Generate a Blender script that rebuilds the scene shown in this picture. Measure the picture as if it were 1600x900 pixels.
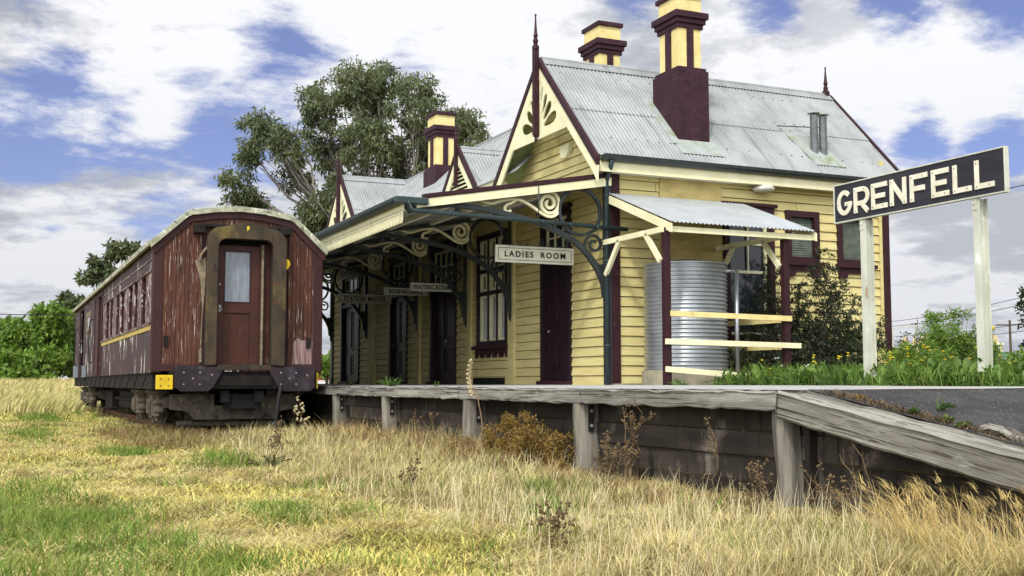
import bpy, bmesh, math, random
import numpy as np
from mathutils import Vector, Matrix, noise as mnoise
random.seed(7); RNG = np.random.default_rng(11)
PI = math.pi
sc = bpy.context.scene
COL = sc.collection
for o in list(bpy.data.objects): bpy.data.objects.remove(o)

# ------------------------------------------------------------------ camera
CV = Vector((0.9115359, 0.0338963, 0.4098211))      # world X in (right, down, forward) of the camera
CU = Vector((-0.4112205, 0.0751366, 0.9084339))
CW = Vector((0.0, -0.996597, 0.0824286))
FPX, PCX, PCY, CAMZ = 1789.384, 800.0, 450.0, 1.0
cam = bpy.data.cameras.new('camera'); camo = bpy.data.objects.new('camera', cam); COL.objects.link(camo)
cam.sensor_width = 36.0; cam.lens = FPX / 1600 * 36.0; cam.clip_start = 0.1; cam.clip_end = 6000
camo.matrix_world = Matrix(((CV[0], -CV[1], -CV[2], 0), (CU[0], -CU[1], -CU[2], 0), (CW[0], -CW[1], -CW[2], CAMZ), (0, 0, 0, 1)))
sc.camera = camo
def direc(px, py):
    d = Vector((px - PCX, py - PCY, FPX)); return Vector((CV.dot(d), CU.dot(d), CW.dot(d)))
def far(px, py, dist):                                # a survey point at a given distance
    d = direc(px, py) * (dist / FPX); return Vector((d.x, d.y, d.z + CAMZ))

# ------------------------------------------------------------------ sky, sun, exposure
SUN_DIR = Vector((-0.46, -0.52, 0.72)).normalized()
w = bpy.data.worlds.new('World'); sc.world = w; w.use_nodes = True
nt = w.node_tree; nt.nodes.clear()
class NG:
    def __init__(s, nt): s.nt = nt
    def new(s, t, **kw):
        n = s.nt.nodes.new(t)
        for k, v in kw.items(): setattr(n, k, v)
        return n
    def set(s, sock, v):
        if hasattr(v, 'is_output') or isinstance(v, bpy.types.NodeSocket): s.nt.links.new(v, sock)
        else: sock.default_value = v
    def m(s, op, a, b=0.0, c=None, clamp=False):
        n = s.new('ShaderNodeMath', operation=op, use_clamp=clamp)
        s.set(n.inputs[0], a); s.set(n.inputs[1], b)
        if c is not None: s.set(n.inputs[2], c)
        return n.outputs[0]
    def rng(s, v, a, b, c=0.0, d=1.0, smooth=True):
        n = s.new('ShaderNodeMapRange', interpolation_type='SMOOTHSTEP' if smooth else 'LINEAR')
        for i, x in enumerate((v, a, b, c, d)): s.set(n.inputs[i], x)
        return n.outputs[0]
    def mix(s, f, a, b, blend='MIX'):
        n = s.new('ShaderNodeMix', data_type='RGBA', blend_type=blend)
        s.set(n.inputs[0], f)
        for i, x in ((6, a), (7, b)):
            s.set(n.inputs[i], (*x, 1) if isinstance(x, tuple) and len(x) == 3 else x)
        return n.outputs[2]
    def noise(s, vec, scale, detail=6, rough=.55, dist=0.0):
        n = s.new('ShaderNodeTexNoise')
        s.set(n.inputs['Vector'], vec); n.inputs['Scale'].default_value = scale
        n.inputs['Detail'].default_value = detail; n.inputs['Roughness'].default_value = rough
        n.inputs['Distortion'].default_value = dist
        return n.outputs['Fac']
    def map(s, vec, scale=(1, 1, 1), loc=(0, 0, 0), rot=(0, 0, 0)):
        n = s.new('ShaderNodeMapping'); s.set(n.inputs['Vector'], vec)
        n.inputs['Scale'].default_value = scale; n.inputs['Location'].default_value = loc; n.inputs['Rotation'].default_value = rot
        return n.outputs[0]
g = NG(nt)
out = g.new('ShaderNodeOutputWorld'); bg = g.new('ShaderNodeBackground'); bg.inputs['Strength'].default_value = 0.1
sky = g.new('ShaderNodeTexSky', sky_type='NISHITA', sun_disc=False)
sky.sun_elevation = math.asin(SUN_DIR.z); sky.sun_rotation = math.atan2(SUN_DIR.x, SUN_DIR.y)
sky.air_density = 1.0; sky.dust_density = 0.4; sky.ozone_density = 2.5
gen = g.new('ShaderNodeTexCoord').outputs['Generated']
sp = g.new('ShaderNodeSeparateXYZ'); g.set(sp.inputs[0], gen)
zc = g.m('ADD', g.m('MAXIMUM', sp.outputs[2], 0.0), 0.16)
cb = g.new('ShaderNodeCombineXYZ'); g.set(cb.inputs[0], g.m('DIVIDE', sp.outputs[0], zc)); g.set(cb.inputs[1], g.m('DIVIDE', sp.outputs[1], zc)); cb.inputs[2].default_value = 3.7
nA = g.noise(cb.outputs[0], 2.1, 11, .64, .25)
nB = g.noise(g.map(cb.outputs[0], loc=(5.1, 2.3, 0)), 1.15, 7, .56, .2)
nC = g.noise(cb.outputs[0], 8.0, 9, .66, .1)
blue = None                                            # openings in the cloud, given as directions
for px, py, r, s in ((60, 215, 145, 1.1), (170, 230, 110, .95), (100, 120, 95, .9), (250, 335, 85, .7), (335, 205, 110, .8), (450, 85, 110, .85), (300, 120, 70, .6),
                     (20, 150, 70, .7), (1200, -5, 80, 1.1), (1400, -5, 90, 1.2), (1580, 5, 90, 1.1), (990, 0, 80, .9), (1440, 205, 70, 1.1), (1560, 215, 80, 1.1),
                     (1340, 195, 70, .8), (800, 120, 60, .5), (640, 60, 60, .3), (1140, 120, 60, .4)):
    c = direc(px, py).normalized()
    dn = g.new('ShaderNodeVectorMath', operation='DISTANCE'); g.set(dn.inputs[0], gen); dn.inputs[1].default_value = c
    b = g.rng(dn.outputs['Value'], 0.0, r / 1789 * 1.35, s, 0.0)
    blue = b if blue is None else g.m('MAXIMUM', blue, b)
white = None                                           # heavier cloud banks
for px, py, r, s in ((1330, 100, 150, 1.0), (1150, 70, 110, .8), (1520, 110, 110, .9), (820, 40, 160, .8), (560, 30, 90, .5), (230, 40, 120, .5), (260, 160, 60, .45), (1500, 380, 200, .35), (150, 480, 220, .35)):
    c = direc(px, py).normalized()
    dn = g.new('ShaderNodeVectorMath', operation='DISTANCE'); g.set(dn.inputs[0], gen); dn.inputs[1].default_value = c
    b = g.rng(dn.outputs['Value'], 0.0, r / 1789 * 1.35, s, 0.0)
    white = b if white is None else g.m('MAXIMUM', white, b)
dens = g.m('SUBTRACT', g.m('ADD', g.m('MULTIPLY', white, .16), g.m('ADD', g.m('MULTIPLY', g.m('ADD', nA, g.m('MULTIPLY', g.m('SUBTRACT', nC, .5), .35)), 1.0), 0.14)), g.m('MULTIPLY', blue, .27))
mask = g.rng(dens, .39, .61)
shade = g.rng(g.m('ADD', nB, g.m('MULTIPLY', g.m('SUBTRACT', nC, .5), .35)),    .38, .56)
lowz = g.rng(sp.outputs[2], 0.0, .30)
shade = g.m('ADD', shade, g.m('MULTIPLY', white, .55), clamp=True)
shade = g.m('MULTIPLY', shade, g.m('ADD', .60, g.m('MULTIPLY', lowz, .40)))
cloud = g.mix(shade, (4.7, 4.95, 5.6), (10.2, 10.3, 10.6))
skyc = g.mix(1.0, sky.outputs[0], (0.92, 0.86, 1.22), 'MULTIPLY')
skyc = g.mix(.20, skyc, (4.6, 5.0, 6.6))
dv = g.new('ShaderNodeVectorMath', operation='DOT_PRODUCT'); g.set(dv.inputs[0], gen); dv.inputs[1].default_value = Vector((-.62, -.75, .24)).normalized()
glow = g.rng(dv.outputs['Value'], .35, .97, 1.0, 4.4)        # added brightening of the unseen sky behind the camera, to light the verandah interior
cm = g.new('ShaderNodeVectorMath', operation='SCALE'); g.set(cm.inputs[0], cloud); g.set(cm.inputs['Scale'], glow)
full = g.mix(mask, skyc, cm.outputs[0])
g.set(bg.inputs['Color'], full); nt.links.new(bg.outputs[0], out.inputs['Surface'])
sl = bpy.data.lights.new('sun', 'SUN'); sl.energy = 2.3; sl.angle = math.radians(5); sl.color = (1, .95, .86)
so = bpy.data.objects.new('sun', sl); COL.objects.link(so); so.location = (0, 0, 60)
so.rotation_euler = SUN_DIR.to_track_quat('Z', 'Y').to_euler()
sc.view_settings.view_transform = 'Standard'; sc.view_settings.look = 'None'; sc.view_settings.gamma = 1
sc.view_settings.exposure = -0.06; sc.view_settings.use_curve_mapping = False
sc.cycles.max_bounces = 6; sc.cycles.diffuse_bounces = 4; sc.cycles.glossy_bounces = 3; sc.cycles.transparent_max_bounces = 6

# ------------------------------------------------------------------ materials
def M(name, c1, c2=None, scale=5.0, stretch=(1, 1, 1), lo=.35, hi=.65, rough=.7, metal=0.0, spec=.2, bump=0.0, bscale=60, bstretch=None, layers=(), isl=0.0, detail=6, trans=None, brick=None, rot=(0, 0, 0)):
    m = bpy.data.materials.new(name); m.use_nodes = True
    t = m.node_tree; q = NG(t); p = t.nodes['Principled BSDF']
    pos = q.new('ShaderNodeNewGeometry')
    P0_ = q.map(pos.outputs['Position'], rot=rot) if any(rot) else pos.outputs['Position']
    v = q.map(P0_, stretch)
    c2 = c2 or tuple(x * .78 for x in c1)
    col = q.mix(q.rng(q.noise(v, scale, detail), lo, hi), c1, c2)
    for (lc, ls, lst, a, b) in layers:
        col = q.mix(q.rng(q.noise(q.map(P0_, lst, (ls * .37, ls * .11, 1.3)), ls, 7, .62), a, b), col, lc)
    if isl:
        hs = q.new('ShaderNodeHueSaturation'); r = pos.outputs['Random Per Island']
        q.set(hs.inputs['Value'], q.m('ADD', 1 - isl, q.m('MULTIPLY', r, 2 * isl)))
        q.set(hs.inputs['Hue'], q.m('ADD', .5 - isl * .035, q.m('MULTIPLY', q.m('FRACT', q.m('MULTIPLY', r, 7.31)), isl * .07)))
        q.set(hs.inputs['Color'], col); col = hs.outputs[0]
    if brick:
        sx = q.new('ShaderNodeSeparateXYZ'); q.set(sx.inputs[0], pos.outputs['Position']); cx = q.new('ShaderNodeCombineXYZ')
        q.set(cx.inputs[0], q.m('ADD', sx.outputs[0], sx.outputs[1])); q.set(cx.inputs[1], sx.outputs[2])
        bt = q.new('ShaderNodeTexBrick'); q.set(bt.inputs['Vector'], cx.outputs[0]); bt.inputs['Scale'].default_value = 1.0
        bt.inputs['Brick Width'].default_value = brick[0]; bt.inputs['Row Height'].default_value = brick[1]; bt.inputs['Mortar Size'].default_value = .006; bt.inputs['Mortar Smooth'].default_value = .3
        bt.inputs['Color1'].default_value = (1, 1, 1, 1); bt.inputs['Color2'].default_value = (.80, .80, .82, 1); bt.inputs['Mortar'].default_value = (*(brick[2],) * 3, 1)
        col = q.mix(1.0, col, bt.outputs['Color'], 'MULTIPLY')
    q.set(p.inputs['Base Color'], col)
    p.inputs['Roughness'].default_value = rough; p.inputs['Metallic'].default_value = metal
    p.inputs['Specular IOR Level'].default_value = spec
    if bump:
        bn = q.new('ShaderNodeBump'); bn.inputs['Strength'].default_value = bump; bn.inputs['Distance'].default_value = .01
        q.set(bn.inputs['Height'], q.noise(q.map(P0_, bstretch or stretch), bscale, 5, .6)); q.set(p.inputs['Normal'], bn.outputs[0])
    if trans:
        tr = q.new('ShaderNodeBsdfTranslucent'); q.set(tr.inputs[0], col)
        mx = q.new('ShaderNodeMixShader'); mx.inputs[0].default_value = trans
        t.links.new(p.outputs[0], mx.inputs[1]); t.links.new(tr.outputs[0], mx.inputs[2])
        t.links.new(mx.outputs[0], t.nodes['Material Output'].inputs['Surface'])
    return m
DIRT = ((.10, .085, .05), 3.0, (1, 1, .35), .56, .80)
YEL = M('yellow weatherboard paint', (.60, .52, .235), (.52, .445, .19), 2.2, (.5, .5, 3.2), rough=.6, layers=(((.42, .33, .125), 3, (.35, .35, 5.0), .54, .78), ((.36, .28, .11), 7, (2.2, 2.2, .30), .62, .82), ((.30, .21, .07), 5, (1, 1, .5), .64, .86), ((.70, .60, .30), 30, (1, 1, 3), .70, .78)), bump=.12, bscale=50, bstretch=(.4, .4, 3))
YELB = M('yellow painted brick', (.56, .45, .18), (.49, .385, .145), 3, rough=.65, brick=(.235, .082, .86), layers=(((.33, .24, .09), 4, (1, 1, .6), .58, .82),), bump=.35, bscale=22)
YELC = M('chimney yellow paint', (.72, .61, .28), (.63, .52, .215), 4, rough=.6, layers=(((.32, .24, .10), 5, (1, 1, .3), .60, .82),), bump=.2, bscale=40)
CREAM = M('cream trim paint', (.74, .71, .47), (.65, .62, .38), 3, rough=.55, layers=(((.34, .30, .16), 6, (1, 1, .6), .62, .85), ((.80, .78, .60), 18, (1, 1, 1), .70, .80)))
CREAMD = M('pale lining boards', (.66, .65, .54), (.56, .55, .44), 3, rough=.6)
MAR = M('maroon trim paint', (.036, .012, .0155), (.027, .0095, .012), 5, rough=.5, layers=(((.10, .045, .045), 9, (1, 1, .5), .66, .85),))
MARB = M('maroon painted brick', (.050, .018, .027), (.035, .013, .020), 4, brick=(.235, .082, .62), rough=.55, layers=(((.025, .012, .016), 8, (1, 1, 1), .58, .75), ((.11, .055, .065), 30, (1, 1, 1), .68, .80)), bump=.4, bscale=30)
DOORM = M('dark maroon door paint', (.023, .011, .016), (.017, .0085, .0125), 5, rough=.38)
GRN = M('dark grey green ironwork', (.022, .030, .031), (.016, .022, .023), 8, rough=.38, spec=.5)
PIPEG = M('dark green grey pipe paint', (.040, .058, .060), (.03, .044, .046), 4, rough=.4)
IRON = M('weathered galvanised roof iron', (.33, .345, .34), (.255, .27, .265), 1.3, (1, 1, 1), rough=.55, metal=.12, spec=.3,
         layers=(((.19, .205, .205), 2.2, (2.6, .5, .5), .52, .76), ((.42, .45, .455), 9, (3, .5, .5), .60, .78), ((.17, .11, .06), 6, (1.6, .5, .5), .67, .80)))
IRONN = M('newer galvanised sheet', (.50, .53, .54), (.43, .46, .47), 3, rough=.38, metal=.4, layers=(((.32, .34, .34), 5, (1, 1, 1), .60, .80),))
LICH = M('lichened flashing sheet', (.34, .37, .355), (.29, .32, .28), 5, rough=.6, layers=(((.19, .24, .10), 4, (1, 1, 1), .50, .72), ((.12, .16, .06), 14, (1, 1, 1), .60, .72)))
TANKM = M('galvanised tank iron', (.42, .44, .455), (.34, .36, .375), 3, rough=.33, metal=.75, spec=.5, layers=(((.24, .25, .25), 5, (1, 1, .6), .55, .76), ((.26, .16, .08), 4, (3, 3, .35), .66, .80)))
GLASS = M('dark window glass', (.018, .022, .026), (.030, .034, .040), 2, rough=.06, spec=.8)
GLASSK = M('unlit carriage glass', (.010, .010, .012), (.018, .018, .020), 3, rough=.3, spec=.25)
GLASSP = M('pale window glass', (.40, .44, .50), (.16, .18, .22), 2.2, (1, 1, .5), rough=.08, spec=.7)  # pane colour runs from pale to darker grey blue in tall blotches
GLASSD = M('dusty carriage door glass', (.20, .23, .26), (.13, .15, .17), 9, (2.6, 2.6, .3), rough=.22, spec=.6)
FROST = M('louvred frosted glass', (.17, .20, .16), (.12, .14, .11), 6, rough=.18, spec=.6)
DARK = M('dark interior', (.010, .010, .011), (.006, .006, .007), 3, rough=.9)
WOOD = M('grey weathered hardwood', (.34, .325, .28), (.19, .178, .15), 3.2, (1, .22, 2.4), rough=.88, bump=1.0, bscale=40, bstretch=(1.4, .10, 5),
         layers=(((.075, .065, .05), 15, (2, .07, 5.0), .535, .60), ((.03, .026, .02), 6, (1.5, .05, 3.4), .60, .64), ((.03, .026, .02), 6, (1.5, .05, 3.0), .61, .645), ((.50, .49, .45), 5, (1, .4, 1.4), .60, .78)))
WOODR = M('grey weathered ramp hardwood', (.34, .325, .28), (.19, .178, .15), 3.2, (1, .22, 2.4), rough=.88, rot=(math.radians(-9.1), 0, 0), bump=1.0, bscale=40, bstretch=(1.4, .10, 5),
         layers=(((.075, .065, .05), 15, (2, .07, 5.0), .535, .60), ((.03, .026, .02), 6, (1.5, .05, 3.4), .60, .64), ((.03, .026, .02), 6, (1.5, .05, 3.0), .61, .645), ((.50, .49, .45), 5, (1, .4, 1.4), .60, .78)))
POSTW = M('split timber post', (.25, .23, .19), (.115, .105, .086), 4, (2.2, 2.2, .25), rough=.85, bump=.8, bscale=30, bstretch=(3, 3, .2),
          layers=(((.33, .23, .10), 5, (2, 2, .2), .60, .74), ((.06, .05, .04), 14, (2.5, 2.5, .14), .60, .70)))
PLANK = M('dark stained sleeper boards', (.050, .041, .031), (.022, .018, .014), 2.2, (1, .35, 1.6), rough=.85, bump=.8, bscale=30, bstretch=(1, .15, 4),
          layers=(((.125, .108, .085), 2.6, (1, .9, .8), .53, .70), ((.008, .007, .006), 5, (1, 1.6, .22), .52, .68)), isl=.5)
STRAP = M('blackened steel strap', (.020, .018, .017), (.035, .026, .02), 9, rough=.55, metal=.3)
FLUEM = M('dull grey flue pipe', (.16, .175, .175), (.11, .12, .12), 6, rough=.5, metal=.3, layers=(((.20, .13, .07), 6, (1, 1, .4), .62, .78),))
BOGL = M('dusty bogie castings', (.115, .095, .070), (.060, .050, .038), 5, rough=.85, layers=(((.16, .13, .09), 7, (1, 1, 1), .58, .74), ((.014, .012, .01), 6, (1, 1, 1), .57, .70)))
BOLT = M('pale bolt heads', (.40, .39, .36), (.25, .22, .19), 20, rough=.5, metal=.4)
ASPH = M('asphalt', (.060, .059, .058), (.036, .036, .036), 3.0, rough=.92, bump=.5, bscale=110,
         layers=(((.24, .235, .22), 48, (1, 1, 1), .60, .64), ((.02, .02, .02), 33, (1, 1, 1), .62, .68), ((.16, .14, .09), 2.2, (1, 1, 1), .62, .78)))
ASPHL = M('sunbleached platform asphalt', (.44, .435, .41), (.36, .355, .335), 2.0, rough=.92, bump=.4, bscale=90, layers=(((.12, .118, .11), 70, (1, 1, 1), .58, .70),))
CARB = M('carriage red brown end paint', (.090, .034, .020), (.052, .021, .013), 3, (2, 2, .4), rough=.62,
         layers=(((.035, .016, .012), 7, (4, 4, .35), .52, .72), ((.46, .40, .36), 14, (4.6, 1, .15), .63, .65), ((.40, .34, .30), 8, (9.0, 1, .24), .645, .66)), bump=.25, bscale=40, bstretch=(3, 3, .4))
CARS = M('carriage faded maroon side paint', (.060, .035, .036), (.042, .026, .027), 2, (1, .5, 1), rough=.6,
         layers=(((.088, .055, .055), 3, (1, .6, .6), .55, .75), ((.62, .58, .52), 2.6, (1, 1.5, .40), .60, .62), ((.02, .012, .012), 16, (1, 1, 1), .655, .68)), bump=.15, bscale=30)
CARP = M('peeling carriage pillar paint', (.085, .028, .026), (.05, .018, .017), 3, rough=.65,
         layers=(((.60, .57, .52), 12, (1, 2.4, .5), .555, .575), ((.02, .012, .01), 15, (1, 1, 1), .63, .67)))
CARC = M('carriage corner maroon', (.046, .016, .016), (.032, .012, .012), 4, rough=.55, layers=(((.35, .30, .28), 11, (1, 1, .4), .70, .73),))
DOORR = M('carriage door brown red paint', (.062, .020, .013), (.045, .016, .011), 3, rough=.5, layers=(((.13, .085, .055), 4, (1, 1, .6), .60, .80),))
GANG = M('grimy gangway frame', (.056, .042, .026), (.030, .024, .017), 3, (1, 1, .6), rough=.75,
         layers=(((.12, .088, .030), 2.2, (1, 1, .5), .55, .72), ((.014, .014, .014), 4, (1.6, 1, .6), .57, .70), ((.10, .030, .016), 5, (1, 1, 2.5), .58, .74)), bump=.3, bscale=25)
CROOF = M('peeling carriage roof edge', (.42, .42, .33), (.24, .25, .16), 6, rough=.7, layers=(((.07, .07, .04), 7, (1, .6, 1), .55, .66), ((.66, .65, .58), 9, (1, .3, 1), .58, .68), ((.16, .20, .05), 5, (1, 1, 1), .60, .75)), bump=.3)
CROOFT = M('carriage roof canvas', (.55, .55, .52), (.42, .42, .38), 2, rough=.6, layers=(((.2, .2, .15), 4, (1, .4, 1), .6, .8),))
PLATE = M('weathered purple steel plate', (.036, .026, .031), (.022, .017, .022), 3, rough=.38, metal=.25, layers=(((.11, .06, .03), 4, (1, 1, 1), .60, .76), ((.065, .055, .066), 2.5, (1, 1, 1), .56, .72)))
UNDER = M('grimy underframe steel', (.016, .013, .011), (.009, .008, .007), 5, rough=.8, layers=(((.045, .034, .023), 5, (1, 1, 1), .58, .76),))
BOG = M('rusty brown bogie steel', (.088, .074, .054), (.042, .035, .027), 5, rough=.8, layers=(((.17, .135, .09), 6, (1, 1, 1), .56, .74), ((.012, .010, .009), 7, (1, 1, .6), .56, .70)))
YSAFE = M('yellow safety paint', (.62, .45, .02), (.50, .34, .015), 6, rough=.5, layers=(((.10, .07, .02), 10, (1, 1, 1), .66, .74),))
YSTR = M('yellow waist stripe', (.50, .38, .10), (.40, .29, .07), 6, rough=.55, layers=(((.25, .2, .12), 9, (1, 1, 1), .62, .72),))
SIGNB = M('black signboard paint', (.022, .022, .028), (.032, .032, .040), 4, (1, .3, 2), rough=.5, layers=(((.07, .07, .075), 6, (1, .3, 4), .62, .80),), bump=.2, bscale=30, bstretch=(1, .2, 4))
SIGNW = M('raised cream letters', (.72, .69, .55), (.60, .57, .43), 6, rough=.5, layers=(((.38, .34, .22), 8, (1, 1, 1), .63, .78),))
RAILW = M('chalky white steel posts', (.54, .55, .45), (.43, .44, .36), 4, (1, 1, .4), rough=.55, layers=(((.30, .19, .08), 5, (1, 1, .35), .60, .72), ((.74, .75, .70), 8, (1, 1, .4), .60, .75)))
PLATEW = M('cream enamel sign face', (.62, .62, .48), (.53, .53, .40), 4, rough=.4, layers=(((.38, .38, .28), 5, (1, 1, .6), .62, .80),))
BLACK = M('black lettering', (.010, .010, .011), (.014, .014, .015), 6, rough=.45)
CONC = M('concrete footing', (.30, .27, .19), (.22, .20, .14), 5, rough=.85, bump=.3)
BARK = M('pale eucalypt bark', (.20, .18, .15), (.11, .098, .08), 3, (1, 1, .3), rough=.85, layers=(((.36, .33, .28), 3, (1, 1, .3), .58, .72),))
BARKD = M('dark bark', (.11, .085, .06), (.06, .047, .034), 4, (1, 1, .3), rough=.9)
def leafmat(n, a, b, isl=.35, tr=.28, sc_=.5): return M(n, a, b, sc_, rough=.5, spec=.35, isl=isl, trans=tr, detail=3)
LEUC = leafmat('eucalypt leaves', (.135, .160, .066), (.09, .115, .05))
LEUC2 = leafmat('olive eucalypt leaves', (.085, .105, .036), (.06, .078, .03))
LBUSH = leafmat('bright bush leaves', (.165, .265, .035), (.10, .175, .026))
LDARK = leafmat('dark shrub leaves', (.052, .066, .030), (.030, .040, .019))
LWEED = leafmat('fresh weed leaves', (.14, .235, .045), (.075, .145, .026), .3, .3, 3)
LGOLD = leafmat('golden dry shrub', (.26, .17, .035), (.19, .12, .03), .35, .3, 3)
FLOW = M('yellow petals', (.80, .66, .03), (.72, .55, .02), 9, rough=.5, isl=.15, trans=.25)
FLOWW = M('white petals', (.75, .75, .68), (.65, .65, .58), 9, rough=.5)
STEMG = M('green stems', (.10, .15, .035), (.07, .11, .03), 9, rough=.6)
STEMD = M('dry brown stems', (.17, .115, .055), (.10, .07, .038), 9, rough=.8, isl=.25)
STRAWT = M('tall straw grass blades', (.57, .495, .22), (.385, .325, .13), 1.2, rough=.6, spec=.2, isl=.5, trans=.16, layers=(((.26, .28, .08), .9, (1, 1, .3), .57, .72), ((.27, .19, .09), 1.3, (1, 1, .3), .57, .72), ((.74, .68, .42), 2.3, (1, 1, .3), .58, .70)))
STRAWM = M('mown straw blades', (.63, .56, .165), (.50, .445, .13), .8, rough=.6, spec=.2, isl=.42, trans=.16, layers=(((.30, .32, .07), .9, (1, 1, .3), .58, .72), ((.30, .21, .10), 1.6, (1, 1, .3), .66, .80)))
GREENG = M('green grass blades', (.125, .225, .030), (.25, .31, .06), 2.5, rough=.55, spec=.3, isl=.35, trans=.35)
SEED = M('golden seed heads', (.66, .52, .22), (.55, .41, .16), 3, rough=.6, isl=.3, trans=.35)
PALESEED = M('pale oat seed heads', (.66, .58, .36), (.55, .47, .27), 3, rough=.6, isl=.2, trans=.35)
SOIL = M('dry grass thatch ground', (.22, .165, .065), (.12, .09, .04), 1.6, rough=.95, bump=.9, bscale=30,
         layers=(((.16, .19, .04), .8, (1, 1, 1), .58, .72), ((.14, .095, .05), 2.3, (1, 1, 1), .61, .76), ((.42, .34, .15), 14, (1, 1, 1), .58, .70)))
TOWN = M('town plaster', (.52, .43, .25), (.44, .36, .20), .3, rough=.8)
TOWNG = M('green awning paint', (.10, .20, .13), (.08, .16, .10), .5, rough=.6)
REDCAR = M('red car paint', (.45, .02, .015), (.38, .015, .012), 2, rough=.25, spec=.6)
WHITEP = M('white paint', (.78, .78, .77), (.70, .70, .69), 2, rough=.35)
TYRE = M('black rubber', (.018, .018, .018), (.024, .023, .022), 4, rough=.8)
RUSTR = M('rusty rail steel', (.12, .06, .03), (.08, .04, .022), 6, rough=.75)
SLEEP = M('old sleepers', (.13, .11, .085), (.08, .07, .055), 4, rough=.9)
LAMPG = M('pale lamp glass', (.62, .60, .50), (.55, .53, .44), 5, rough=.3)
CLOTH = M('perished canvas', (.24, .20, .13), (.14, .115, .075), 6, (1, 1, 3), rough=.9, bump=.4, bscale=40)

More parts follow.
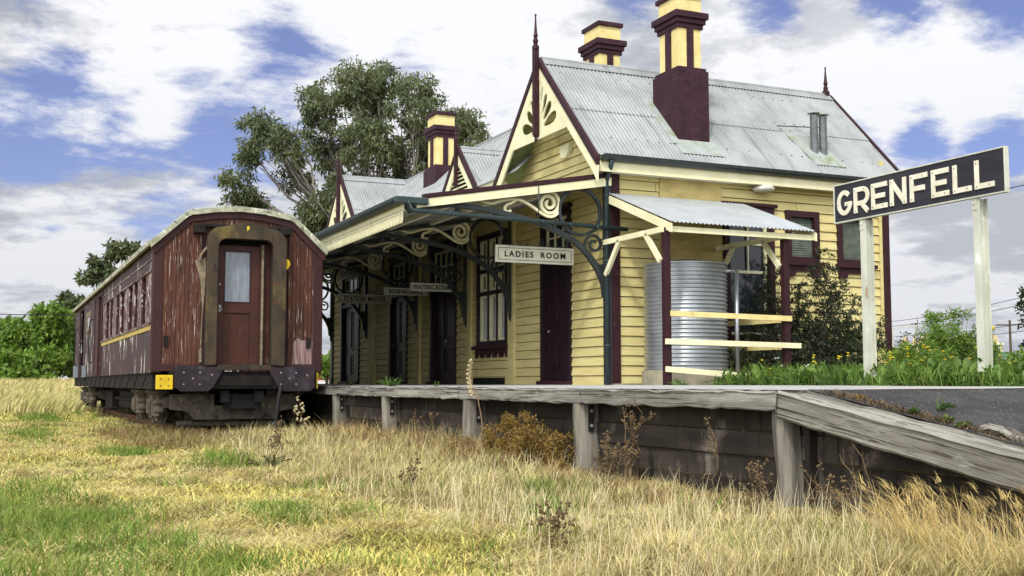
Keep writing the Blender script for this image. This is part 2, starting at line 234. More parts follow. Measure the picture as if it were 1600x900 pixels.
# ------------------------------------------------------------------ mesh helpers
class MB:
    def __init__(s): s.v = []; s.f = []
    def add(s, vs, fs):
        b = len(s.v); s.v += [tuple(x) for x in vs]; s.f += [tuple(b + i for i in f) for f in fs]; return s
    def box(s, x0, x1, y0, y1, z0, z1): return s.pbox(lambda a, z, d: (a, d, z), x0, x1, z0, z1, y0, y1)
    def pbox(s, P, a0, a1, z0, z1, d0, d1):
        vs = [P(a, z, d) for d in (d0, d1) for z in (z0, z1) for a in (a0, a1)]
        return s.add(vs, [(0, 1, 3, 2), (4, 6, 7, 5), (0, 4, 5, 1), (2, 3, 7, 6), (0, 2, 6, 4), (1, 5, 7, 3)])
    def beam(s, p, q, w, h, up=(0, 0, 1)):
        p, q = Vector(p), Vector(q); t = (q - p).normalized(); up = Vector(up)
        sd = t.cross(up).normalized(); u = sd.cross(t).normalized()
        vs = [c + sd * (i * w / 2) + u * (j * h / 2) for c in (p, q) for j in (-1, 1) for i in (-1, 1)]
        return s.add(vs, [(0, 1, 3, 2), (4, 6, 7, 5), (0, 4, 5, 1), (2, 3, 7, 6), (0, 2, 6, 4), (1, 5, 7, 3)])
    def tube(s, path, r, n=8, r1=None, cap=True):
        pts = [Vector(p) for p in path]; L = len(pts); rings = []
        ref = Vector((0, 0, 1)) if abs((pts[-1] - pts[0]).normalized().z) < .9 else Vector((1, 0, 0))
        for i, p in enumerate(pts):
            t = (pts[min(i + 1, L - 1)] - pts[max(i - 1, 0)])
            t = t.normalized() if t.length > 1e-9 else Vector((0, 0, 1))
            a = t.cross(ref); a = a.normalized() if a.length > 1e-6 else Vector((1, 0, 0)); b = a.cross(t)
            rr = r[i] if isinstance(r, (list, tuple)) else (r if r1 is None else r + (r1 - r) * i / max(1, L - 1))
            rings.append([p + (a * math.cos(2 * PI * k / n) + b * math.sin(2 * PI * k / n)) * rr for k in range(n)])
        vs = [v for ring in rings for v in ring]; fs = []
        for i in range(L - 1):
            for k in range(n):
                fs.append((i * n + k, i * n + (k + 1) % n, (i + 1) * n + (k + 1) % n, (i + 1) * n + k))
        if cap: fs += [tuple(range(n)), tuple((L - 1) * n + k for k in range(n))]
        return s.add(vs, fs)
    def lathe(s, prof, c, n=16):
        c = Vector(c); vs = []; fs = []
        for (r, z) in prof: vs += [c + Vector((r * math.cos(2 * PI * k / n), r * math.sin(2 * PI * k / n), z)) for k in range(n)]
        for i in range(len(prof) - 1):
            for k in range(n): fs.append((i * n + k, i * n + (k + 1) % n, (i + 1) * n + (k + 1) % n, (i + 1) * n + k))
        fs += [tuple(range(n)), tuple((len(prof) - 1) * n + k for k in range(n))]
        return s.add(vs, fs)
    def prism(s, poly, P, d0, d1):                     # poly of (a, z); P(a, z, d)
        n = len(poly)
        vs = [P(a, z, d0) for a, z in poly] + [P(a, z, d1) for a, z in poly]
        return s.add(vs, [tuple(range(n)), tuple(range(2 * n - 1, n - 1, -1))] + [(i, (i + 1) % n, n + (i + 1) % n, n + i) for i in range(n)])
    def ribbon(s, path, P, t, d0, d1, closed=False, t1=None):     # flat bar following a curve in the (a, z) plane
        n = len(path); vs = []; fs = []
        for i, (a, z) in enumerate(path):
            A = path[(i - 1) % n] if closed else path[max(i - 1, 0)]; B = path[(i + 1) % n] if closed else path[min(i + 1, n - 1)]
            dx, dz = B[0] - A[0], B[1] - A[1]; l = math.hypot(dx, dz) or 1
            nx, nz = -dz / l, dx / l; h = (t if t1 is None else t + (t1 - t) * i / (n - 1)) / 2
            vs += [P(a + nx * h, z + nz * h, d0), P(a - nx * h, z - nz * h, d0), P(a - nx * h, z - nz * h, d1), P(a + nx * h, z + nz * h, d1)]
        for i in range(n if closed else n - 1):
            b, c = i * 4, ((i + 1) % n) * 4
            for k in range(4): fs.append((b + k, b + (k + 1) % 4, c + (k + 1) % 4, c + k))
        if not closed: fs += [(0, 1, 2, 3), (n * 4 - 1, n * 4 - 2, n * 4 - 3, n * 4 - 4)]
        return s.add(vs, fs)
    def bolt(s, P, a, z, d, r=.018, h=.014):
        pts = [(a + r * math.cos(k * PI / 4), z + r * math.sin(k * PI / 4)) for k in range(8)]
        return s.prism(pts, P, d, d + h)
    def build(s, name, mat, parent=None, bevel=0, smooth=False):
        off = world_of(parent) if parent else Vector((0, 0, 0))
        me = bpy.data.meshes.new(name); me.from_pydata([(x[0] - off.x, x[1] - off.y, x[2] - off.z) for x in s.v], [], s.f)
        bm = bmesh.new(); bm.from_mesh(me); bmesh.ops.recalc_face_normals(bm, faces=bm.faces[:]); bm.to_mesh(me); bm.free()
        me.materials.append(mat)
        if smooth: me.polygons.foreach_set('use_smooth', [True] * len(me.polygons))
        o = bpy.data.objects.new(name, me); COL.objects.link(o)
        if parent: o.parent = parent
        if bevel:
            b = o.modifiers.new('bevel', 'BEVEL'); b.width = bevel; b.segments = 2; b.limit_method = 'ANGLE'; b.angle_limit = math.radians(40)
        return o
def world_of(o):
    v = Vector((0, 0, 0))
    while o: v += o.location; o = o.parent
    return v
def tag(o, label=None, cat=None, group=None, kind=None):
    if label: o['label'] = label
    if cat: o['category'] = cat
    if group: o['group'] = group
    if kind: o['kind'] = kind
    return o
def empty(name, loc, label, cat, group=None):
    o = bpy.data.objects.new(name, None); COL.objects.link(o); o.location = loc; o.empty_display_size = .3
    return tag(o, label, cat, group)
def kids(o): return [c for c in bpy.data.objects if c.parent == o]
def copy_tree(o, parent=None):
    c = o.copy(); COL.objects.link(c)
    if parent: c.parent = parent
    for ch in kids(o): copy_tree(ch, c)
    return c
def PY(X0): return lambda a, z, d: (X0 - d, a, z)      # wall facing the track: a along Y, d outwards (-X)
def PX(Y0): return lambda a, z, d: (a, Y0 - d, z)      # wall facing the camera: a along X, d outwards (-Y)
def raw_mesh(name, V, Fs, n, mat, parent=None, smooth=False):   # fast meshes: V (N,3), Fs (M,n)
    me = bpy.data.meshes.new(name); V = np.asarray(V, np.float32); Fs = np.asarray(Fs, np.int32)
    me.vertices.add(len(V)); me.vertices.foreach_set('co', V.ravel())
    me.loops.add(Fs.size); me.loops.foreach_set('vertex_index', Fs.ravel())
    me.polygons.add(len(Fs)); me.polygons.foreach_set('loop_start', np.arange(len(Fs), dtype=np.int32) * n)
    me.update(calc_edges=True); me.materials.append(mat)
    if smooth: me.polygons.foreach_set('use_smooth', [True] * len(me.polygons))
    o = bpy.data.objects.new(name, me); COL.objects.link(o)
    if parent: o.parent = parent
    return o
def sheet(mb, p0, along, down, pitch=.076, amp=.010, nrm=(0, 0, 1), t0=None, t1=None, lift=0.0, sub=6):
    p0, along, down, nrm = Vector(p0), Vector(along), Vector(down), Vector(nrm).normalized()
    L = along.length; n = max(2, int(L / pitch * sub)); b = len(mb.v)
    for i in range(n + 1):
        f = i / n; o = nrm * (amp * math.sin(2 * PI * f * L / pitch) + lift)
        a = t0(f) if t0 else 0.0; c = t1(f) if t1 else 1.0
        mb.v.append(tuple(p0 + along * f + down * a + o)); mb.v.append(tuple(p0 + along * f + down * max(a, c) + o))
    for i in range(n): mb.f.append((b + 2 * i, b + 2 * i + 1, b + 2 * i + 3, b + 2 * i + 2))
JR = random.Random(77)
def boards(mb, P, a0, a1, z0, z1, holes=(), rise=.165, d=.0, lap=.028, lim=None):
    z = z0; k = 0
    while z < z1 - 1e-4:
        zt = min(z + rise, z1); zg = z + .011; cuts = sorted({zg, zt} | {c for h in holes for c in (h[2], h[3]) if zg < c < zt})
        for q in range(len(cuts) - 1):
            c0, c1 = cuts[q], cuts[q + 1]; cm = (c0 + c1) / 2
            if q == 0: jt = JR.uniform(a0 + .6, a1 - .6) if a1 - a0 > 3 else None
            seg = [(a0, a1)] if jt is None else [(a0, jt - .004), (jt + .004, a1)]
            for h in holes:
                if h[2] < cm < h[3]:
                    ns = []
                    for s0, s1 in seg:
                        if h[1] <= s0 or h[0] >= s1: ns.append((s0, s1)); continue
                        if h[0] > s0: ns.append((s0, h[0]))
                        if h[1] < s1: ns.append((h[1], s1))
                    seg = ns
            dd = lambda zz: d + lap * (1 - (zz - z) / rise)
            for s0, s1 in seg:
                e0, e1, g0, g1 = s0, s1, s0, s1
                if lim:
                    l0, l1 = lim(c0), lim(c1); e0, e1 = max(s0, l0[0]), min(s1, l0[1]); g0, g1 = max(s0, l1[0]), min(s1, l1[1])
                    if e1 <= e0: continue
                    if g1 < g0: g0 = g1 = (g0 + g1) / 2
                mb.add([P(e0, c0, dd(c0)), P(e1, c0, dd(c0)), P(g1, c1, dd(c1)), P(g0, c1, dd(c1)), P(e0, c0, d - .03), P(e1, c0, d - .03)], [(0, 1, 2, 3), (0, 4, 5, 1)])
        z = zt; k += 1
def spiral(cx, cz, r0, r1, a0, turns, n=28, cw=1):
    return [(cx + (r0 + (r1 - r0) * i / n) * math.cos(a0 + cw * 2 * PI * turns * i / n), cz + (r0 + (r1 - r0) * i / n) * math.sin(a0 + cw * 2 * PI * turns * i / n)) for i in range(n + 1)]
def smoothp(pts, n=6):                                  # Catmull-Rom through the points
    out = []; P_ = [pts[0]] + list(pts) + [pts[-1]]
    for i in range(1, len(P_) - 2):
        p0, p1, p2, p3 = P_[i - 1], P_[i], P_[i + 1], P_[i + 2]
        for k in range(n):
            t = k / n
            out.append(tuple(.5 * ((2 * p1[j]) + (-p0[j] + p2[j]) * t + (2 * p0[j] - 5 * p1[j] + 4 * p2[j] - p3[j]) * t * t + (-p0[j] + 3 * p1[j] - 3 * p2[j] + p3[j]) * t ** 3) for j in range(len(p1))))
    return out + [tuple(pts[-1])]
def holed(name, outer, holes, P, depth, mat, parent):   # a fretted board: outline with openings, given thickness
    cu = bpy.data.curves.new(name, 'CURVE'); cu.dimensions = '2D'; cu.fill_mode = 'BOTH'; cu.extrude = depth / 2
    for poly in [outer] + list(holes):
        s = cu.splines.new('POLY'); s.points.add(len(poly) - 1); s.use_cyclic_u = True
        for i, (a, z) in enumerate(poly): s.points[i].co = (a, z, 0, 1)
    t = bpy.data.objects.new(name, cu); me = bpy.data.meshes.new_from_object(t); bpy.data.objects.remove(t)
    off = world_of(parent) if parent else Vector((0, 0, 0))
    for v in me.vertices: v.co = Vector(P(v.co.x, v.co.y, v.co.z)) - off
    me.materials.clear(); me.materials.append(mat); me.name = name
    o = bpy.data.objects.new(name, me); COL.objects.link(o); o.parent = parent
    return o
def lettering(body, size, loc, parent, mat, name='lettering', spacing=1.0, word=1.0, depth=.004, bold=.004, rz=0.0, xs=1.0):
    cu = bpy.data.curves.new(name, 'FONT'); cu.body = body; cu.size = size; cu.align_x = 'CENTER'; cu.align_y = 'CENTER'
    cu.extrude = depth; cu.offset = bold; cu.space_character = spacing; cu.space_word = word
    t = bpy.data.objects.new(name, cu); me = bpy.data.meshes.new_from_object(t); bpy.data.objects.remove(t)
    R_ = Matrix.Rotation(rz, 4, 'Z') @ Matrix.Rotation(PI / 2, 4, 'X') @ Matrix.Diagonal((xs, 1, 1, 1)); off = world_of(parent)
    me.transform(Matrix.Translation(Vector(loc) - off) @ R_)
    me.materials.clear(); me.materials.append(mat); me.name = name
    o = bpy.data.objects.new(name, me); COL.objects.link(o); o.parent = parent
    return o

# ------------------------------------------------------------------ ground, platform, track
def ss(a, b, x):
    t = np.clip((x - a) / (b - a), 0, 1); return t * t * (3 - 2 * t)
def ramp_z(y): return np.clip(.945 - .160 * (7.24 - y), 0.0, .945)
def ground_z(x, y):
    x = np.asarray(x, float); y = np.asarray(y, float)
    n = .030 * np.sin(x * 1.7 + .6 * np.sin(y * .9)) * np.cos(y * 1.1 + .5) + .018 * np.sin(x * 4.1 + y * 2.3) + .012 * np.cos(y * 5.3 - x * 3.1)
    left = .02 + n + .86 * ss(40, 72, y) + .05 * np.exp(-((x - 5.0) / .55) ** 2) * (1 - ss(18, 22, y)) * ss(8, 12, y)
    right = np.minimum(ramp_z(y) - .03, .915) + np.where(x > 9.9, .012 + .012 * np.sin(x * 3.3) * np.cos(y * 2.9), 0)
    return np.where(x > 5.77, right, left)
xs = np.unique(np.concatenate([[-3000, -1200, -500, -200, -90, -40, -20, -12, -8], np.arange(-6, 5.74, .16), [5.74, 5.80], np.arange(6.1, 16, .4), [18, 22, 30, 45, 70, 120, 250, 600, 1400, 3000]]))
ys = np.unique(np.concatenate([[-400, -100, -30, -10, -4, 0], np.arange(1, 24, .16), np.arange(24, 80, 1.0), [90, 110, 150, 220, 400, 900, 1800, 4000]]))
GX, GY = np.meshgrid(xs, ys); GZ = ground_z(GX, GY); nx = len(xs)
idx = np.arange(len(xs) * len(ys)).reshape(len(ys), nx)
Fq = np.stack([idx[:-1, :-1], idx[:-1, 1:], idx[1:, 1:], idx[1:, :-1]], -1).reshape(-1, 4)
tag(raw_mesh('ground', np.stack([GX, GY, GZ], -1).reshape(-1, 3), Fq, 4, SOIL, smooth=True), kind='structure')

def surf(name, xa, xb, ya, yb, zf, mat, nx=14, ny=40):
    vs = []; fs = []
    for j in range(ny + 1):
        for i in range(nx + 1):
            x = xa + (xb - xa) * i / nx; y = ya + (yb - ya) * j / ny
            if i == nx and xb < 9.95: x += .0
            if i == nx and xb > 9.95: x += .16 * math.sin(y * 2.3) + .1 * math.sin(y * 5.7)
            vs.append((x, y, zf(x, y)))
    for j in range(ny):
        for i in range(nx):
            a = j * (nx + 1) + i; fs.append((a, a + 1, a + nx + 2, a + nx + 1))
    m = MB(); m.v = vs; m.f = fs
    return tag(m.build(name, mat, smooth=True), kind='structure')
deckz = lambda x, y: .940 + .022 * min(1, max(0, (x - 5.8) / 3.2)) + .003 * math.sin(x * 2.1 + y)
surf('platform', 5.79, 9.345, 16.6, 40, deckz, ASPHL, 10, 30)
surf('platform_apron', 5.79, 10.0, 7.24, 16.6, deckz, ASPHL, 16, 40)
surf('ramp', 5.79, 10.0, 1.2, 7.24, lambda x, y: float(ramp_z(y)) + .004 * math.sin(x * 2 + y * 1.3) - (.0 if y > 7.2 else .002), ASPH, 16, 30)

def rough_beam(name, p, q, wd, ht, mat, label=None, cat=None, group=None, n=18, amp=.010, seed=0, parent=None, rnd=.012):
    p, q = Vector(p), Vector(q); t = (q - p).normalized(); sd = t.cross(Vector((0, 0, 1))).normalized(); up = sd.cross(t)
    sec = []
    cx, cz = wd / 2, ht / 2
    for (sx, sz) in ((-1, -1), (1, -1), (1, 1), (-1, 1)):
        sec += [(sx * (cx - (rnd if sx * sz > 0 else 0)), sz * (cz - (0 if sx * sz > 0 else rnd))), (sx * (cx - (0 if sx * sz > 0 else rnd)), sz * (cz - (rnd if sx * sz > 0 else 0)))]
    sec2 = []
    for i in range(8):
        a, b = sec[i], sec[(i + 1) % 8]; sec2.append(a)
        if math.hypot(a[0] - b[0], a[1] - b[1]) > .06: sec2 += [(a[0] + (b[0] - a[0]) * k / 3, a[1] + (b[1] - a[1]) * k / 3) for k in (1, 2)]
    m = MB(); N = len(sec2)
    for i in range(n + 1):
        c = p.lerp(q, i / n)
        sag = Vector((mnoise.noise((i * .35, seed, 0)), mnoise.noise((i * .3, seed, 5)), mnoise.noise((i * .33, seed, 9)))) * amp
        for j, (a, b) in enumerate(sec2):
            e = mnoise.noise((i * .9 + seed * 7, a * 14, b * 14)) * amp * .8
            m.v.append(tuple(c + sd * (a + e * (1 if a > 0 else -1)) + up * (b + e * (1 if b > 0 else -1)) + sag))
    for i in range(n):
        for j in range(N): m.f.append((i * N + j, i * N + (j + 1) % N, (i + 1) * N + (j + 1) % N, (i + 1) * N + j))
    m.f += [tuple(range(N)), tuple(n * N + j for j in range(N))]
    o = m.build(name, mat, parent)
    return tag(o, label, cat, group)
GB = 'weathered timbers along the platform edge'
joints = [7.26, 10.5, 13.9, 16.9, 20.4, 32.0]
bl = ['grey timber platform edge beam that meets the top of the sloping ramp beam', 'grey timber platform edge beam with frayed face below the booking signs',
      'grey timber platform edge beam in front of the waiting room door', 'thin looking grey edge beam at the platform end nearest the carriage', 'grey timber platform edge beam running behind the railway carriage']
for i in range(5):
    rough_beam('platform_edge_beam', (5.645, joints[i] + .004, .862 - .004 * (i % 2)), (5.645, joints[i + 1] - .004, .862 - .004 * ((i + 1) % 2)), .29, .15, WOOD, bl[i], 'timber beam', GB, n=26, seed=i + 1, amp=.016)
rz = lambda y: .936 - .1605 * (7.24 - y)
rough_beam('ramp_edge_beam', (5.655, 7.25, rz(7.25) - .105), (5.655, 1.9, rz(1.9) - .105), .31, .215, WOODR, 'massive cracked grey timber sloping down beside the asphalt ramp', 'timber beam', n=50, seed=9, amp=.010, rnd=.02)
rough_beam('loose_timber', (5.93, 5.62, rz(5.62) - .015), (5.93, 3.9, rz(3.9) - .015), .13, .13, WOODR, 'short splintered grey log lying on the asphalt behind the sloping ramp beam', 'timber beam', n=22, seed=13, amp=.03, rnd=.03)

GPST = 'split timber posts carrying the platform edge'
pl = ['pale split timber post under the joint of platform edge and ramp beam', 'split timber post with steel strap below the ladies room corner', 'split timber post standing behind the golden shrub',
      'slim split timber post below the waiting room door', 'split timber post closest to the red railway carriage']
for i, (y, wy, wx) in enumerate(((7.30, .16, .19), (10.60, .17, .30), (13.65, .24, .30), (17.1, .17, .26), (19.95, .24, .26))):
    e = empty('platform_post', (5.62, y, 0), pl[i], 'timber post', GPST)
    m = MB(); N = 14
    for k in range(15):
        z = -.25 + 1.035 * k / 14
        for j in range(N):
            a = 2 * PI * j / N; ca, sa = math.cos(a), math.sin(a)
            sx = math.copysign(abs(ca) ** .55, ca); sy = math.copysign(abs(sa) ** .55, sa)
            q = 1 + .17 * mnoise.noise((ca * 1.9 + i * 9, sa * 1.9, z * .9)) + .05 * mnoise.noise((ca * 5 + i * 9, sa * 5, z * 2.5)) - .05 * z
            m.v.append((5.64 + sx * wx / 2 * q + .022 * mnoise.noise((z * 2, i, 0)), y + sy * wy / 2 * q + .022 * mnoise.noise((z * 2, i, 7)), z))
    for k in range(14):
        for j in range(N): m.f.append((k * N + j, k * N + (j + 1) % N, (k + 1) * N + (j + 1) % N, (k + 1) * N + j))
    m.f += [tuple(range(N)), tuple(14 * N + j for j in range(N))]
    m.build('post', POSTW, e)
    if i > 0:
        Pn = PX(y - wy / 2 - .012)
        s = MB().pbox(Pn, 5.60, 5.66, .50, .77, 0, .012).build('strap', STRAP, e)
        for zz in (.56, .71): MB().bolt(Pn, 5.63, zz, .012, .016, .016).build('bolt', BOLT, s)
    else:
        MB().beam((5.70, y - .22, -.2), (5.70, y - .22, .74), .06, .09, up=(1, 0, 0)).build('steel_stanchion', STRAP, e)
    wl = MB()
# dark boards of the retaining wall, one wall
m = MB(); rr = random.Random(5)
ys_ = [7.24, 10.55, 13.5, 16.85, 19.55, 32.0]
for k in range(6):
    z0 = -.42 + .205 * k; z1 = z0 + .192
    for i in range(5):
        dx = rr.uniform(-.020, .020); dz = rr.uniform(-.006, .006)
        m.prism([(ys_[i] + .004, z0 + dz), (ys_[i + 1] - .004, z0 + rr.uniform(-.004, .004)), (ys_[i + 1] - .004, z1), (ys_[i] + .004, z1 + dz)], PY(5.775), 0, .045 + dx)
    lo, hi = 7.24 - (.936 - z0 - .12) / .1605, 7.24 - (.936 - z1 - .12) / .1605
    hi = min(hi, 7.20)
    if lo < 7.1:
        q = rr.uniform(4.9, 5.6); lo2 = max(lo, 1.2); hi2 = max(hi, 1.2)
        if q > hi2 + .3:
            m.prism([(q + .006, z0), (7.235, z0), (7.235, z1), (q + .006, z1)], PY(5.775), 0, .045 + rr.uniform(-.012, .012))
            m.prism([(lo2, z0), (q - .006, z0), (q - .006, z1), (min(hi2, q - .02), z1)], PY(5.775), 0, .045 + rr.uniform(-.012, .012))
        else: m.prism([(lo2, z0), (7.235, z0), (7.235, z1), (hi2, z1)], PY(5.775), 0, .045)
tag(m.build('retaining_wall', PLANK), 'dark stained wall of stacked sleeper boards below the platform edge', 'retaining wall')

tr = empty('railway_track', (3.9, 30, 0), 'rusty rails under the old red carriage', 'track')
for xx in (3.9 - .7175, 3.9 + .7175):
    prof = [(-.065, .03), (.065, .03), (.065, .045), (.012, .06), (.012, .14), (.035, .15), (.035, .185), (-.035, .185), (-.035, .15), (-.012, .14), (-.012, .06), (-.065, .045)]
    MB().prism([(xx + a, z + .02) for a, z in prof], lambda a, z, d: (a, d, z), 18.6, 47).build('rail', RUSTR, tr)
for k in range(36): MB().box(2.75, 5.05, 18.9 + k * .75, 19.12 + k * .75, -.06, .052).build('sleeper', SLEEP, tr)

# ------------------------------------------------------------------ station building
W, S = 9.35, 16.68
XB = 15.25
st = empty('station_building', (12, 25, .94), 'yellow weatherboard station with grey iron gabled roofs and maroon trim', 'railway station')
FR, SD = PY(W), PX(S)
doors = [(18.11, 19.33, 'l'), (23.69, 25.33, 'd'), (27.01, 28.40, 's'), (31.1, 32.93, 'd')]
fwin = (20.86, 22.46, 1.74, 4.10)
front_holes = [(a + .07, b - .07, .98, 4.08) for a, b, _ in doors] + [(fwin[0] + .07, fwin[1] - .07, fwin[2] + .02, fwin[3] - .07)]
NW = (16.68, 20.30); RYN, RYF = 18.48, 31.60; RZ = 6.89
m = MB(); boards(m, FR, S, 33.97, .95, 4.86, front_holes)
for yc, yb in ((RYN, (16.70, 20.26)), (RYF, (29.8, 33.4))):
    boards(m, FR, yb[0], yb[1], 4.86, 6.7, lim=lambda z, yc=yc: (yc - (6.80 - z), yc + (6.80 - z)))
m.build('front_weatherboards', YEL, st)
sw = [(11.58, 12.66, 1.72, 4.12), (12.92, 13.67, 3.16, 4.11), (14.09, 14.90, 3.16, 4.11)]
m = MB(); boards(m, SD, W + .0, XB, .95, 4.80, [(a + .07, b - .07, c + .05, d - .07) for a, b, c, d in sw] + [(10.28, 11.56, .9, 4.56)])
m.build('side_weatherboards', YEL, st)
m = MB(); m.pbox(SD, 10.29, 11.55, .95, 4.55, -.05, .03); m.build('brick_chimney_breast', YELB, st)
# inner shell keeps the rooms dark
m = MB(); m.box(W + .14, XB - .05, S + .14, 33.9, .8, 4.7); m.build('interior', DARK, st)
m = MB(); m.box(W + .05, XB, 33.93, 33.99, .9, 4.9); m.box(XB - .03, XB + .03, S + .02, 33.9, .9, 5.2)
m.prism([(S + .02, 4.7), (20.25, 4.7), (RYN, 6.6)], lambda a, z, d: (XB + d, a, z), -.03, .03)
m.build('rear_wall', YEL, st)
# corner boards and pilasters
def part(name, mat, boxes=(), parent=None, bevel=0.0):
    m = MB()
    for b in boxes: m.pbox(*b)
    return m.build(name, mat, parent or st, bevel)
part('corner_board', MAR, [(SD, W - .028, W + .14, .97, 4.60, .024, .05)], bevel=.004)
part('corner_board', GRN, [(FR, S - .046, S + .20, .97, 4.5, .026, .055)], bevel=.004)
part('corner_board', MAR, [(SD, XB - .10, XB + .05, 1.52, 4.70, .024, .07)], bevel=.004)
part('corner_bead', YEL, [(SD, XB - .17, XB - .104, .95, 4.70, .024, .05)])
part('base_panel', YELC, [(SD, XB - .30, XB + .07, 1.30, 1.515, .02, .08), (SD, XB - .28, XB + .05, 1.44, 1.53, .02, .06)])
part('wall_footing', CONC, [(SD, W + .1, XB, .88, .99, .0, .045)])
part('step', CONC, [(SD, W - .05, W + .62, .94, .985, .05, .16)])
for (a, b) in ((20.52, 20.82), (22.76, 22.98), (26.02, 26.2), (29.57, 30.20), (33.80, 34.02)):
    part('pilaster', YEL if a < 33 else GRN, [(FR, a, b, .95, 4.5, .0, .06), (FR, a - .03, b + .03, .95, 1.18, .0, .085)], bevel=.008)
part('eave_fascia', CREAM, [(PX(16.42), 8.98, XB + .28, 4.48, 4.66, .0, .025)])
part('soffit', CREAMD, [(PX(16.66), 9.0, XB + .26, 4.50, 4.515, .0, .24)])
lm = MB(); lm.lathe([(.09, 0), (.17, .02), (.20, .06), (.15, .12), (.0, .14)], (12.36, 16.52, 4.37), 16); lm.build('soffit_lamp', LAMPG, st, smooth=True)
# roofs -----------------------------------------------------------
def gable_roof(yc, x0, x1, name, dropN, dropF, laps=(.52,), tf=None, nearonly=False):
    m = MB()
    for sgn, dr in ((-1, dropN), (1, dropF)):
        nrm = (0, sgn, 1)
        for (f0, f1, lf) in ((laps[0], 1.0, 0.0), (0.0, laps[0] + .02, .012)):
            sheet(m, (x0, yc + sgn * .015, RZ - .02), (x1 - x0, 0, 0), (0, sgn * dr, -dr), nrm=nrm, lift=lf,
                  t0=(lambda f, f0=f0: f0), t1=(lambda f, f1=f1: min(f1, tf(f)) if tf else f1))
    r = m.build(name, IRON, st, smooth=True)
    c = MB(); c.tube([(x0, yc, RZ + .01), (x1, yc, RZ + .01)], .045, 10)
    for sgn in (-1, 1): c.beam((x0, yc + sgn * .09, RZ - .052), (x1, yc + sgn * .09, RZ - .052), .20, .008, up=(0, sgn, 1))
    c.build('ridge_cap', IRON, r)
    return r
XG = 8.90
rn = gable_roof(RYN, XG + .02, XB + .27, 'roof', 2.13, 2.6)
# extra vertical sheet joints and screw heads
m = MB()
sl_ = lambda x, t: (x, RYN - t, RZ - .02 - t)
rr = random.Random(3)
for t in (.30, .95, 1.12, 1.75, 2.12):
    for k in range(27):
        x = 9.15 + k * .235
        if rr.random() < .8:
            p = sl_(x, t); m.beam((p[0] - .010, p[1] - .012, p[2] + .018), (p[0] + .010, p[1] - .012, p[2] + .018), .018, .010, up=(0, -1, 1))
m.build('roof_screws', STRAP, rn)
for x in (10.42, 12.5, 14.35): MB().beam(sl_(x, .12), sl_(x, 2.1), .030, .034, up=(0, -1, 1)).build('sheet_lap', IRON, rn)
gable_roof(RYF, XG + .02, 12.6, 'roof', 2.0, 2.0)
# main slope facing the track and its ridge
m = MB(); k_ = .95
mz = lambda x: 6.05 + k_ * (x - 10.01)
sheet(m, (10.95, 19.6, mz(10.95)), (0, 12.2, 0), (-2.02, 0, -2.02 * k_), nrm=(-k_, 0, 1)); r2 = m.build('main_roof', IRON, st, smooth=True)
m = MB(); m.tube([(10.95, 19.6, mz(10.95) + .01), (10.95, 31.8, mz(10.95) + .01)], .045, 8); m.beam((10.85, 19.6, mz(10.85) + .01), (10.85, 31.8, mz(10.85) + .01), .22, .008, up=(-k_, 0, 1)); m.build('ridge_cap', IRON, r2)
m = MB(); m.prism([(10.95, mz(10.95) - .03), (15.2, 4.7), (10.95, 4.7)], lambda a, z, d: (a, d, z), 20.0, 31.5); m.build('rear_slope', IRON, r2)
# gablet
GY, GZ_ = 22.62, 6.03
m = MB()
for sgn in (-1, 1): sheet(m, (8.98, GY + sgn * .01, GZ_ - .01), (1.95, 0, 0), (0, sgn * 1.18, -1.18), nrm=(0, sgn, 1), t1=lambda f: min(1, max(.02, (GZ_ - mz(8.98 + 1.95 * f)) / 1.18 + .06)))
gl = m.build('gablet_roof', IRON, st, smooth=True)
m = MB(); m.tube([(8.98, GY, GZ_ + .01), (10.05, GY, GZ_ + .01)], .04, 8)
for sgn in (-1, 1): m.beam((8.98, GY + sgn * .07, GZ_ - .05), (10.0, GY + sgn * .07, GZ_ - .05), .16, .008, up=(0, sgn, 1))
m.build('ridge_cap', IRON, gl)
m = MB()
for k in range(11):
    z = 4.95 + k * .09; hw = (5.96 - z)
    m.add([(9.02, GY - hw, z), (9.02, GY + hw, z), (8.96, GY + hw, z - .055), (8.96, GY - hw, z - .055), (8.965, GY + hw, z - .07), (8.965, GY - hw, z - .07)], [(0, 1, 2, 3), (3, 2, 4, 5)])
m.build('gablet_louvre', CREAM, gl)
m = MB(); m.prism([(GY - 1.0, 4.9), (GY + 1.0, 4.9), (GY, 5.95)], PY(9.06), 0, .02); m.build('gablet_back', DARK, gl)
m = MB(); m.prism([(8.98, mz(8.98) - .02), (9.05, mz(9.05) - .02), (9.05, 4.4), (8.98, 4.4)], lambda a, z, d: (a, d, z), 20.3, 29.6); m.build('front_eave_fascia', CREAM, st)

